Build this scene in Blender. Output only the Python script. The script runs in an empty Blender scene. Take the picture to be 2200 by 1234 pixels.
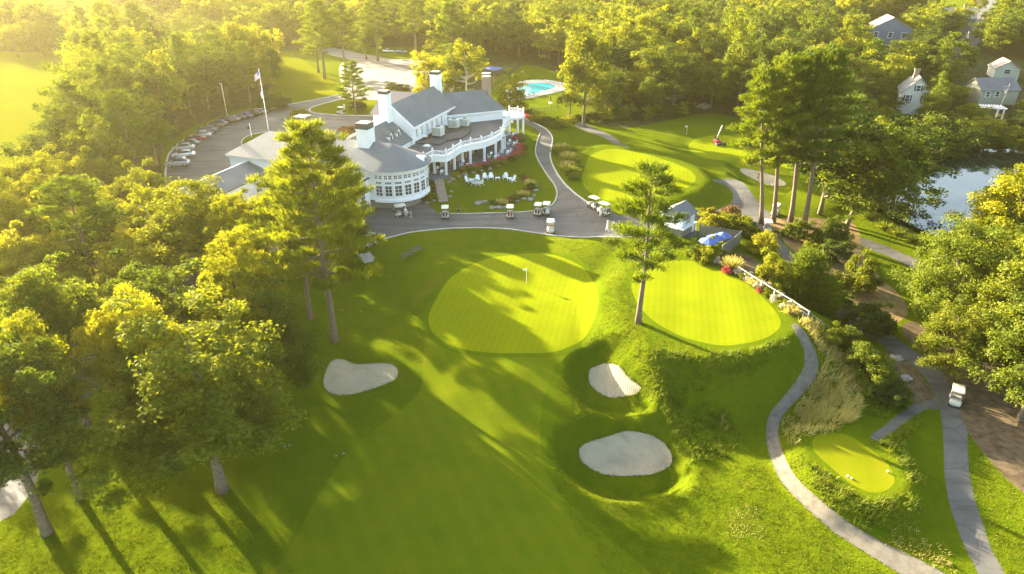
import bpy, math, random
import numpy as np
from mathutils import Vector, Matrix
from mathutils.geometry import delaunay_2d_cdt
R = math.radians
sc = bpy.context.scene
col = sc.collection

# ------------------------------------------------------------------ camera, world, sun, exposure
CAM_H, PITCH, LENS = 42.0, 27.0, 24.33
cam = bpy.data.objects.new('camera', bpy.data.cameras.new('camera'))
col.objects.link(cam)
cam.location = (0, 0, CAM_H)
cam.rotation_euler = (R(90 - PITCH), 0, 0)
cam.data.lens = LENS
cam.data.sensor_width = 36
cam.data.clip_start = 0.5
cam.data.clip_end = 6000
sc.camera = cam

SUN_EL, SUN_AZ = 14.0, -46.0       # azimuth measured clockwise from +Y
world = bpy.data.worlds.new("World")
sc.world = world
world.use_nodes = True
wn = world.node_tree.nodes
sky = wn.new('ShaderNodeTexSky')
sky.sky_type = 'NISHITA'
sky.sun_disc = False
sky.sun_elevation = R(SUN_EL)
sky.sun_rotation = R(SUN_AZ)
sky.air_density = 1.0
sky.dust_density = 3.0
sky.ozone_density = 0.4
world.node_tree.links.new(sky.outputs[0], wn['Background'].inputs[0])
wn['Background'].inputs[1].default_value = 0.092

sun = bpy.data.objects.new('sun', bpy.data.lights.new('sun', 'SUN'))
col.objects.link(sun)
sun.data.energy = 5.0
sun.data.angle = R(0.6)
sun.data.color = (1.0, 0.86, 0.62)
sdir = Vector((math.sin(R(SUN_AZ)) * math.cos(R(SUN_EL)), math.cos(R(SUN_AZ)) * math.cos(R(SUN_EL)), math.sin(R(SUN_EL))))
sun.rotation_euler = (-sdir).to_track_quat('-Z', 'Y').to_euler()
sun.location = (-80, 80, 120)

vs = sc.view_settings
vs.view_transform = 'Standard'
vs.look = 'None'
vs.exposure = 3.25
vs.gamma = 1.0
vs.use_curve_mapping = False
sc.cycles.volume_step_rate = 1.0
sc.cycles.max_bounces = 8
sc.cycles.diffuse_bounces = 3
sc.cycles.transmission_bounces = 4
sc.cycles.glossy_bounces = 2
sc.cycles.volume_bounces = 0
sc.cycles.caustics_reflective = False
sc.cycles.caustics_refractive = False

# ------------------------------------------------------------------ helpers
FPX = 1487.0
cT, sT = math.cos(R(PITCH)), math.sin(R(PITCH))
def P(px, py, z=0.0):
    """photograph pixel -> world point on the level plane z (used for measuring the place)"""
    u = (px - 1100) / FPX; v = -(py - 617) / FPX
    t = (z - CAM_H) / (-sT + v * cT)
    return (u * t, (cT + v * sT) * t)

def obj(name, me, parent=None, loc=None):
    o = bpy.data.objects.new(name, me)
    col.objects.link(o)
    if parent is not None: o.parent = parent
    if loc is not None: o.location = loc
    return o
def tag(o, label=None, cat=None, group=None, kind=None):
    if label: o['label'] = label
    if cat: o['category'] = cat
    if group: o['group'] = group
    if kind: o['kind'] = kind
    return o
def empty(name, loc, rz=0.0, label=None, cat=None, group=None, scale=None):
    o = obj(name, None, None, loc)
    o.rotation_euler = (0, 0, rz)
    if scale is not None: o.scale = scale
    return tag(o, label, cat, group)

class MB:
    def __init__(s): s.v = []; s.f = []; s.M = None
    def add(s, vs_, fs_):
        b = len(s.v)
        if s.M is not None: vs_ = [tuple(s.M @ Vector(p)) for p in vs_]
        s.v += [tuple(p) for p in vs_]
        s.f += [tuple(b + i for i in f) for f in fs_]
        return s
    def box(s, x0, x1, y0, y1, z0, z1):
        return s.add([(x0,y0,z0),(x1,y0,z0),(x1,y1,z0),(x0,y1,z0),(x0,y0,z1),(x1,y0,z1),(x1,y1,z1),(x0,y1,z1)],
                     [(0,3,2,1),(4,5,6,7),(0,1,5,4),(1,2,6,5),(2,3,7,6),(3,0,4,7)])
    def bar(s, a, b, w, h=None):
        """box beam from a to b, w wide and h tall"""
        h = h or w
        a = Vector(a); b = Vector(b); d = (b - a).normalized()
        up = Vector((0,0,1)) if abs(d.z) < .95 else Vector((0,1,0))
        x = d.cross(up).normalized() * w / 2; y = x.cross(d).normalized() * h / 2
        p = [a-x-y, a+x-y, a+x+y, a-x+y, b-x-y, b+x-y, b+x+y, b-x+y]
        return s.add(p, [(0,1,2,3),(7,6,5,4),(0,4,5,1),(1,5,6,2),(2,6,7,3),(3,7,4,0)])
    def tube(s, pts, rad, n=8, caps=True):
        pts = [Vector(p) for p in pts]; vs_ = []; fs_ = []
        if not hasattr(rad, '__len__'): rad = [rad] * len(pts)
        for i, p in enumerate(pts):
            d = (pts[min(i+1, len(pts)-1)] - pts[max(i-1, 0)]).normalized()
            a = d.orthogonal() if abs(d.z) < .9 else Vector((1,0,0)) - d * d.x
            a.normalize(); b = d.cross(a)
            for k in range(n):
                t = 2*math.pi*k/n
                vs_.append(p + (a*math.cos(t) + b*math.sin(t)) * rad[i])
        for i in range(len(pts)-1):
            for k in range(n):
                fs_.append((i*n+k, i*n+(k+1)%n, (i+1)*n+(k+1)%n, (i+1)*n+k))
        if caps: fs_.append(tuple(range(n))[::-1]); fs_.append(tuple((len(pts)-1)*n+k for k in range(n)))
        return s.add(vs_, fs_)
    def lathe(s, prof, n=12, cx=0, cy=0, a0=0, a1=2*math.pi):
        full = abs(a1 - a0 - 2*math.pi) < 1e-4
        m = n if full else n + 1
        vs_ = [(cx + r*math.cos(a0+(a1-a0)*k/n), cy + r*math.sin(a0+(a1-a0)*k/n), z) for r, z in prof for k in range(m)]
        fs_ = []
        for i in range(len(prof)-1):
            for k in range(n):
                k2 = (k+1) % m
                fs_.append((i*m+k, i*m+k2, (i+1)*m+k2, (i+1)*m+k))
        return s.add(vs_, fs_)
    def prism(s, poly, z0, z1):
        n = len(poly)
        ar = sum(poly[i][0]*poly[(i+1)%n][1]-poly[(i+1)%n][0]*poly[i][1] for i in range(n))
        if ar < 0: poly = poly[::-1]
        vs_ = [(x,y,z0) for x,y in poly] + [(x,y,z1) for x,y in poly]
        fs_ = [tuple(range(n))[::-1], tuple(range(n, 2*n))]
        fs_ += [(i, (i+1)%n, n+(i+1)%n, n+i) for i in range(n)]
        return s.add(vs_, fs_)
    def wall(s, poly, axis, c0, c1):
        """extrude a 2-D outline (a, z) standing in plane axis ('x': plane x=const; 'y')"""
        n = len(poly)
        if axis == 'y': vs_ = [(a, c0, z) for a, z in poly] + [(a, c1, z) for a, z in poly]
        else: vs_ = [(c0, a, z) for a, z in poly] + [(c1, a, z) for a, z in poly]
        fs_ = [tuple(range(n)), tuple(range(n, 2*n))[::-1]]
        fs_ += [(i, n+i, n+(i+1)%n, (i+1)%n) for i in range(n)]
        return s.add(vs_, fs_)
    def mesh(s, name, mat=None, smooth=False, bevel=0):
        me = bpy.data.meshes.new(name)
        me.from_pydata(s.v, [], s.f)
        if mat is not None: me.materials.append(mat)
        if smooth: me.polygons.foreach_set('use_smooth', [True]*len(me.polygons))
        me.update()
        return me
    def build(s, name, mat, parent=None, smooth=False, loc=None, bevel=0, **kw):
        o = obj(name, s.mesh(name, mat, smooth), parent, loc)
        if bevel:
            m = o.modifiers.new('bevel', 'BEVEL'); m.width = bevel; m.segments = 2; m.limit_method = 'ANGLE'
        tag(o, **kw)
        return o

# ------------------------------------------------------------------ materials
def nt(name):
    m = bpy.data.materials.new(name); m.use_nodes = True
    return m, m.node_tree.nodes, m.node_tree.links, m.node_tree.nodes['Principled BSDF']
def noise(n, l, scale, detail=4, rough=.55, vec=None, dist=0):
    t = n.new('ShaderNodeTexNoise'); t.inputs['Scale'].default_value = scale
    t.inputs['Detail'].default_value = detail; t.inputs['Roughness'].default_value = rough
    t.inputs['Distortion'].default_value = dist
    if vec is not None: l.new(vec, t.inputs['Vector'])
    return t.outputs['Fac']
def ramp(n, l, fac, stops):
    r = n.new('ShaderNodeValToRGB')
    e = r.color_ramp.elements
    e[0].position, e[0].color = stops[0][0], (*stops[0][1], 1)
    e[1].position, e[1].color = stops[-1][0], (*stops[-1][1], 1)
    for p, c in stops[1:-1]:
        q = e.new(p); q.color = (*c, 1)
    l.new(fac, r.inputs['Fac'])
    return r.outputs['Color']
def mix(n, l, fac, a, b, mode='MIX'):
    m = n.new('ShaderNodeMix'); m.data_type = 'RGBA'; m.blend_type = mode
    if isinstance(fac, (int, float)): m.inputs[0].default_value = fac
    else: l.new(fac, m.inputs[0])
    for s_, i in ((a, 6), (b, 7)):
        if isinstance(s_, tuple): m.inputs[i].default_value = (*s_, 1)
        else: l.new(s_, m.inputs[i])
    return m.outputs[2]
def bump(n, l, b, h, strength, dist=.05):
    k = n.new('ShaderNodeBump'); k.inputs['Strength'].default_value = strength; k.inputs['Distance'].default_value = dist
    l.new(h, k.inputs['Height']); l.new(k.outputs[0], b.inputs['Normal'])
def math_(n, l, op, a, b=None):
    m = n.new('ShaderNodeMath'); m.operation = op
    for i, s_ in enumerate((a, b)):
        if s_ is None: continue
        if isinstance(s_, (int, float)): m.inputs[i].default_value = s_
        else: l.new(s_, m.inputs[i])
    return m.outputs[0]
def objco(n): return n.new('ShaderNodeTexCoord').outputs['Object']

def plain(name, c, rough=.6, metal=0, var=.12, scale=3.0, spec=.5, bstr=0, bscale=30):
    m, n, l, b = nt(name)
    co = objco(n)
    f = noise(n, l, scale, 5, .6, co)
    lo = tuple(x*(1-var) for x in c); hi = tuple(min(1, x*(1+var)) for x in c)
    l.new(ramp(n, l, f, [(.3, lo), (.7, hi)]), b.inputs['Base Color'])
    b.inputs['Roughness'].default_value = rough; b.inputs['Metallic'].default_value = metal
    b.inputs['Specular IOR Level'].default_value = spec
    if bstr: bump(n, l, b, noise(n, l, bscale, 4, .6, co), bstr, .03)
    return m

def grass(name, a, b_, c, fine=14, bstr=.6, bdist=.06, patch=.08, stripe=None, dry=0, dryc=(.2,.15,.04), spec=0.0):
    """turf: three tones mixed by noise of several sizes, fine relief"""
    m, n, l, b = nt(name)
    co = objco(n)
    big = noise(n, l, patch, 5, .6, co, .6)
    mid = noise(n, l, .55, 5, .65, co)
    fin = noise(n, l, fine, 6, .75, co)
    cc = ramp(n, l, big, [(.35, a), (.65, b_)])
    cc = mix(n, l, math_(n, l, 'MULTIPLY', ramp(n, l, mid, [(.38,(0,0,0)),(.68,(1,1,1))]), .55), cc, c)
    if stripe:
        ang, wid, amt = stripe
        w = n.new('ShaderNodeTexWave'); w.wave_type = 'BANDS'; w.bands_direction = 'X'; w.inputs['Scale'].default_value = wid
        w.inputs['Distortion'].default_value = .25; w.inputs['Detail Scale'].default_value = .4
        mp = n.new('ShaderNodeMapping'); mp.inputs['Rotation'].default_value[2] = ang
        l.new(co, mp.inputs['Vector']); l.new(mp.outputs[0], w.inputs['Vector'])
        cc = mix(n, l, amt, cc, ramp(n, l, w.outputs['Fac'], [(.35, tuple(x*.75 for x in a)), (.65, tuple(x*1.3 for x in c))]))
    if dry:
        d = noise(n, l, .12, 6, .7, co, .9)
        dm = ramp(n, l, d, [(.6, (0,0,0)), (.74, (1,1,1))])
        cc = mix(n, l, math_(n, l, 'MULTIPLY', dm, dry), cc, dryc)
    cc = mix(n, l, .6, cc, ramp(n, l, fin, [(.3, (.62,.62,.6)), (.7, (1.3,1.3,1.2))]), 'MULTIPLY')
    l.new(cc, b.inputs['Base Color'])
    b.inputs['Roughness'].default_value = .9; b.inputs['Specular IOR Level'].default_value = spec
    hsum = math_(n, l, 'ADD', fin, math_(n, l, 'MULTIPLY', noise(n, l, fine*.3, 4, .6, co), 1.6))
    bump(n, l, b, hsum, bstr, bdist)
    return m

M = {}
M['rough'] = grass('rough_grass', (.062,.095,.0035), (.085,.115,.004), (.11,.125,.005), 7, 1.0, .14, .06, dry=.5, dryc=(.17,.13,.03))
M['lawn'] = grass('lawn_grass', (.06,.10,.004), (.075,.11,.004), (.09,.12,.005), 11, .6, .06)
M['fairway'] = grass('fairway_grass', (.078,.112,0.0042), (.10,.126,0.0049), (.132,.132,0.0063), 12, .5, .05, .09, stripe=(R(-25), .16, .05), dry=.25, dryc=(.22,.19,0.0105))
M['farfairway'] = grass('far_fairway_grass', (.095,.115,.002), (.11,.12,.003), (.13,.125,.005), 12, .35, .04, .05, dry=.4, dryc=(.22,.20,.05))
M['green'] = grass('green_turf', (.13,.165,.004), (.155,.185,.0045), (.175,.185,.005), 10, .3, .03, .16, stripe=(R(12), .4, .08))
M['tee'] = grass('tee_turf', (.13,.15,0.0042), (.15,.165,0.0049), (.17,.16,0.0070), 14, .25, .03, .12, dry=.3)
M['collar'] = grass('collar_grass', (.065,.10,.0035), (.08,.11,.004), (.09,.12,.004), 9, .8, .06, .1)
M['mulch'] = plain('mulch', (.10,.072,.04), .95, var=.45, scale=1.2, spec=.1, bstr=1, bscale=9)
M['straw'] = plain('pine_straw', (.18,.125,.05), .95, var=.4, scale=.8, spec=.1, bstr=.8, bscale=8)
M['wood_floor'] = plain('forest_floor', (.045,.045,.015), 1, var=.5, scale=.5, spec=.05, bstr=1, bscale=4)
M['sand'] = None
def sandmat():
    m, n, l, b = nt('bunker_sand'); co = objco(n)
    c = ramp(n, l, noise(n, l, .45, 6, .7, co, .8), [(.32,(.265,.225,.145)),(.52,(.32,.275,.18)),(.7,(.355,.305,.20))])
    c = mix(n, l, .5, c, ramp(n, l, noise(n, l, 7, 4, .7, co), [(.3,(.8,.8,.8)),(.7,(1.15,1.15,1.15))]), 'MULTIPLY')
    l.new(c, b.inputs['Base Color']); b.inputs['Roughness'].default_value = .95; b.inputs['Specular IOR Level'].default_value = .05
    w = n.new('ShaderNodeTexWave'); w.inputs['Scale'].default_value = 1.6; w.inputs['Distortion'].default_value = 5; w.inputs['Detail Scale'].default_value = .5
    l.new(co, w.inputs['Vector'])
    bump(n, l, b, math_(n, l, 'ADD', w.outputs['Fac'], math_(n, l, 'MULTIPLY', noise(n, l, 5, 5, .7, co), 1.5)), .6, .05)
    return m
M['sand'] = sandmat()

def asphalt(name, a, b_, dark=None):
    m, n, l, b = nt(name)
    co = objco(n)
    c = ramp(n, l, noise(n, l, .25, 6, .65, co, .5), [(.35, a), (.65, b_)])
    c = mix(n, l, .5, c, ramp(n, l, noise(n, l, 22, 3, .7, co), [(.3,(.7,.7,.7)),(.7,(1.25,1.25,1.25))]), 'MULTIPLY')
    mp = n.new('ShaderNodeMapping'); mp.inputs['Scale'].default_value = (.05, .6, 1); mp.inputs['Rotation'].default_value[2] = .25
    l.new(co, mp.inputs['Vector'])
    st = noise(n, l, 1.0, 5, .6, mp.outputs[0], .4)
    c = mix(n, l, math_(n, l, 'MULTIPLY', ramp(n, l, st, [(.48,(0,0,0)),(.6,(1,1,1))]), .6), c, tuple(x*.55 for x in a))
    if dark:
        c = mix(n, l, ramp(n, l, noise(n, l, .09, 3, .5, co), [(.50,(0,0,0)),(.53,(1,1,1))]), c, dark)
    vo = n.new('ShaderNodeTexVoronoi'); vo.feature = 'DISTANCE_TO_EDGE'; vo.inputs['Scale'].default_value = .16
    wv = n.new('ShaderNodeVectorMath'); wv.operation = 'ADD'; nz = n.new('ShaderNodeTexNoise'); nz.inputs['Scale'].default_value = .5
    l.new(co, nz.inputs['Vector']); l.new(co, wv.inputs[0]); l.new(nz.outputs['Color'], wv.inputs[1]); l.new(wv.outputs[0], vo.inputs['Vector'])
    c = mix(n, l, ramp(n, l, vo.outputs['Distance'], [(.002,(.7,.7,.7)),(.012,(0,0,0))]), c, tuple(x*.45 for x in a))
    l.new(c, b.inputs['Base Color'])
    b.inputs['Roughness'].default_value = .8; b.inputs['Specular IOR Level'].default_value = .35
    bump(n, l, b, noise(n, l, 25, 3, .6, co), .3, .02)
    return m
M['asphalt'] = asphalt('asphalt', (.074,.072,.064), (.106,.10,.088))
M['lot'] = asphalt('lot_asphalt', (.13,.12,.10), (.17,.155,.13))
M['path'] = asphalt('cart_path', (.072,.067,.055), (.10,.093,.076))
M['gravel'] = plain('gravel_path', (.13,.117,.09), .95, var=.25, scale=1.5, spec=.15, bstr=.9, bscale=10)
M['kerb'] = plain('kerb_concrete', (.42,.39,.34), .85, var=.18, scale=1.2)
M['paving'] = plain('bluestone_paving', (.10,.115,.13), .75, var=.3, scale=1.6)
M['deck'] = plain('pool_deck', (.42,.38,.32), .85, var=.12)
M['mud'] = plain('pond_bed', (.03,.035,.02), 1, var=.3)
# ------------------------------------------------------------------ terrain heights
CX, CY = -20.8, 117.6                      # clubhouse frame: origin at the rotunda, u along the front wing, v along the hall
UX, UY, VX, VY = .943, -.332, .332, .943
ROTZ = math.atan2(UY, UX)
def LW(a, b): return (CX + a*UX + b*VX, CY + a*UY + b*VY)
ctl_px = [(1000,475,0),(850,490,0),(1180,480,0),(1330,490,.2),(1450,450,0),(1560,410,-.3),(1650,480,-.8),(1700,540,-1.3),(1760,620,-2),
 (1830,690,-3),(1930,760,-3.4),(2040,860,-3.6),(2060,1050,-3.4),(2110,1200,-3.2),(1715,700,.6),(1745,780,-1),(1700,860,-2.6),(1660,930,-3.2),
 (1700,1040,-3.3),(1850,1160,-3.2),(1950,1230,-3.2),(1000,600,.3),(1105,560,.5),(1105,750,0),(1280,640,.6),(920,700,0),(750,600,0),(700,800,-.2),
 (450,1060,-.5),(95,1140,-.5),(700,1100,-1.2),(1000,1000,-1),(1200,1150,-2),(1450,1150,-3),(1320,820,-.6),(1345,970,-1.8),(1560,985,-3.2),
 (1600,900,-3),(1600,590,1),(1730,680,.7),(1560,520,0),(1300,535,1.3),(1250,330,.3),(1500,280,0),(1350,270,.3),(1600,320,-.5),(1840,360,-1.5),
 (1850,480,-2.6),(1750,430,-1.2),(1885,425,-3.2),(1985,480,-3.2),(1000,420,.5),(1100,400,.8),(1170,420,.1),(1150,300,.8),(1140,265,1.2),
 (500,300,.3),(400,340,0),(620,260,.5),(830,160,0),(1150,190,1),(1200,230,.8),(1790,750,.2),(1790,850,-1.4),(1890,800,-2),(1880,880,-2.7),
 (1750,880,-2.2),(2000,600,-3.4),(2100,720,-3.5),(1950,560,-3),(2180,1000,-3.2),(2150,860,-3.6),(200,700,0),(20,1000,-.3),(2150,260,-2),(1990,300,-3),(2190,430,-3.2)]
ctl = [(*P(a, b, z), z) for a, b, z in ctl_px] + [(x, y, 0) for x in (-300,-150,0,150,300) for y in (250, 330, 420, 600, 900)] + [(-100,110,0),(-150,150,0),(-80,60,0),(90,20,-3),(-60,10,-1),(0,10,-2.5)]
CTL = np.array(ctl)
def catmull(pts, step, closed=True):
    pts = [np.array(p, float) for p in pts]; n = len(pts); out = []
    for i in range(n if closed else n-1):
        if closed: a, b, c, d = pts[i-1], pts[i], pts[(i+1)%n], pts[(i+2)%n]
        else: a, b, c, d = pts[max(i-1,0)], pts[i], pts[i+1], pts[min(i+2,n-1)]
        k = max(1, int(np.linalg.norm(c-b)/step + .5))
        for j in range(k):
            t = j/k
            out.append(.5*((2*b)+(-a+c)*t+(2*a-5*b+4*c-d)*t*t+(-a+3*b-3*c+d)*t**3))
    if not closed: out.append(pts[-1])
    return np.array(out)
def inside(X, Y, poly):
    r = np.zeros(X.shape, bool); n = len(poly)
    x0, y0 = poly[:,0].min(), poly[:,1].min(); x1, y1 = poly[:,0].max(), poly[:,1].max()
    sel = np.where((X>=x0)&(X<=x1)&(Y>=y0)&(Y<=y1))
    xs, ys = X[sel], Y[sel]; q = np.zeros(xs.shape, bool)
    for i in range(n):
        ax, ay = poly[i]; bx, by = poly[(i+1)%n]
        if ay == by: continue
        c = ((ay > ys) != (by > ys)) & (xs < (bx-ax)*(ys-ay)/(by-ay)+ax)
        q ^= c
    r[sel] = q
    return r
def pdist(X, Y, poly, reach):
    """distance outside the polygon (0 inside), only exact within reach"""
    d = np.full(X.shape, 1e6)
    x0, y0 = poly.min(0)-reach; x1, y1 = poly.max(0)+reach
    sel = np.where((X>=x0)&(X<=x1)&(Y>=y0)&(Y<=y1))
    xs, ys = X[sel], Y[sel]; q = np.full(xs.shape, 1e6)
    for i in range(len(poly)):
        a = poly[i]; e = poly[(i+1)%len(poly)]-a; L2 = (e**2).sum()+1e-9
        t = np.clip(((xs-a[0])*e[0]+(ys-a[1])*e[1])/L2, 0, 1)
        q = np.minimum(q, (xs-a[0]-t*e[0])**2+(ys-a[1]-t*e[1])**2)
    q = np.sqrt(q)
    ins = inside(xs, ys, poly)
    q_in = -q*ins; q[ins] = 0
    d[sel] = q
    dd = np.zeros(X.shape); dd[sel] = q_in
    return d, dd
def wp(px, z): return [P(a, b, z) for a, b in px]
sstep = lambda t: t*t*(3-2*t)
plateaus = [  # (polygon, top height, bank width)
 (catmull(wp([(1345,600),(1390,556),(1480,548),(1560,568),(1640,620),(1700,672),(1712,700),(1700,716),(1660,740),(1600,756),(1540,764),(1480,762),(1420,752),(1375,735),(1345,690),(1332,640)],1.8),1.5),2.0,5.6),
 (catmull(wp([(1725,945),(1765,922),(1850,925),(1925,985),(1945,1040),(1890,1072),(1810,1062),(1735,990)],-1.7),1.5),-1.7,3.5),
 (catmull(wp([(1240,345),(1300,312),(1380,322),(1470,350),(1512,380),(1500,400),(1440,425),(1380,445),(1300,440),(1245,405),(1228,370)],1.5),2),1.5,5.5),
 (np.array([LW(*p) for p in [(0,4),(4,5.2),(5.2,7),(6.5,8),(8.5,9.5),(9.5,13),(12.5,17.5),(13.6,23),(13.8,29),(12.5,36),(10.5,43),(0,46),(-6,30)]]),1.9,1.8),
 (catmull(wp([(1475,315),(1500,292),(1560,285),(1640,298),(1750,325),(1850,350),(1845,385),(1780,402),(1650,374),(1560,348),(1500,337)],-.3),2),-.3,4),
]
bowls = [ # (polygon, depth, reach)
 (catmull(wp([(712,775),(740,772),(770,782),(830,780),(855,795),(850,815),(820,830),(770,845),(735,850),(705,840),(694,825),(700,795)],0),1.2),.45,2.0),
 (catmull(wp([(1262,775),(1300,762),(1335,775),(1360,805),(1378,832),(1370,845),(1335,853),(1290,848),(1262,825),(1254,795)],-.5),1.2),1.8,2.3),
 (catmull(wp([(1238,950),(1262,930),(1320,912),(1380,912),(1425,935),(1447,975),(1440,1000),(1410,1018),(1360,1023),(1310,1022),(1270,1008),(1243,985)],-1.5),1.2),2.0,2.5),
 (catmull(wp([(1585,350),(1625,358),(1675,375),(1690,398),(1645,397),(1610,384),(1588,370)],-.5),1.2),1.1,2.0),
 (catmull(wp([(1870,425),(1940,468),(1990,492),(2110,520),(2250,450),(2250,330),(2060,322),(1960,335),(1880,370)],-3.3),3),2.0,3.5),
]
def hexact(X, Y):
    X = np.asarray(X, float); Y = np.asarray(Y, float)
    num = np.zeros(X.shape); den = np.zeros(X.shape)
    for cx, cy, cz in CTL:
        w = 1/((X-cx)**2+(Y-cy)**2+9)**1.7
        num += w*cz; den += w
    h = num/den
    for poly, top, bank in plateaus:
        d, _ = pdist(X, Y, poly, bank)
        h = h + (top-h)*sstep(np.clip(1-d/bank, 0, 1))
    for poly, depth, reach in bowls:
        d, di = pdist(X, Y, poly, reach)
        h = h - depth*sstep(np.clip(1-d/reach, 0, 1)) - .25*depth*sstep(np.clip(-di/3, 0, 1))
    h += .10*np.sin(X*.31+1.3*np.sin(Y*.17))*np.cos(Y*.27+np.sin(X*.11)) + .04*np.sin(X*.9+Y*.5)*np.sin(Y*.8-X*.35)
    return h
GX0, GY0, GS = -190.0, 15.0, 1.0
_gx, _gy = np.meshgrid(np.arange(GX0, 260, GS), np.arange(GY0, 460, GS))
HG = hexact(_gx, _gy)
def hz(x, y):
    i = (x-GX0)/GS; j = (y-GY0)/GS
    i = min(max(i, 0), HG.shape[1]-1.001); j = min(max(j, 0), HG.shape[0]-1.001)
    a, b = int(i), int(j); fx, fy = i-a, j-b
    return float((HG[b,a]*(1-fx)+HG[b,a+1]*fx)*(1-fy)+(HG[b+1,a]*(1-fx)+HG[b+1,a+1]*fx)*fy)
def G(px, py):
    """where the sight line through a photograph pixel meets the terrain"""
    u = (px-1100)/FPX; v = -(py-617)/FPX
    dy, dz = cT+v*sT, -sT+v*cT
    t0 = (4-CAM_H)/dz; t1 = (-6-CAM_H)/dz; pt = t0; N = 50
    for k in range(N+1):
        t = t0+(t1-t0)*k/N
        if CAM_H+dz*t < hz(u*t, dy*t):
            lo, hi = pt, t
            for _ in range(8):
                m = (lo+hi)/2
                if CAM_H+dz*m < hz(u*m, dy*m): hi = m
                else: lo = m
            return (u*hi, dy*hi)
        pt = t
    return (u*t1, dy*t1)
def G3(px, py):
    x, y = G(px, py); return (x, y, hz(x, y))

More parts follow.
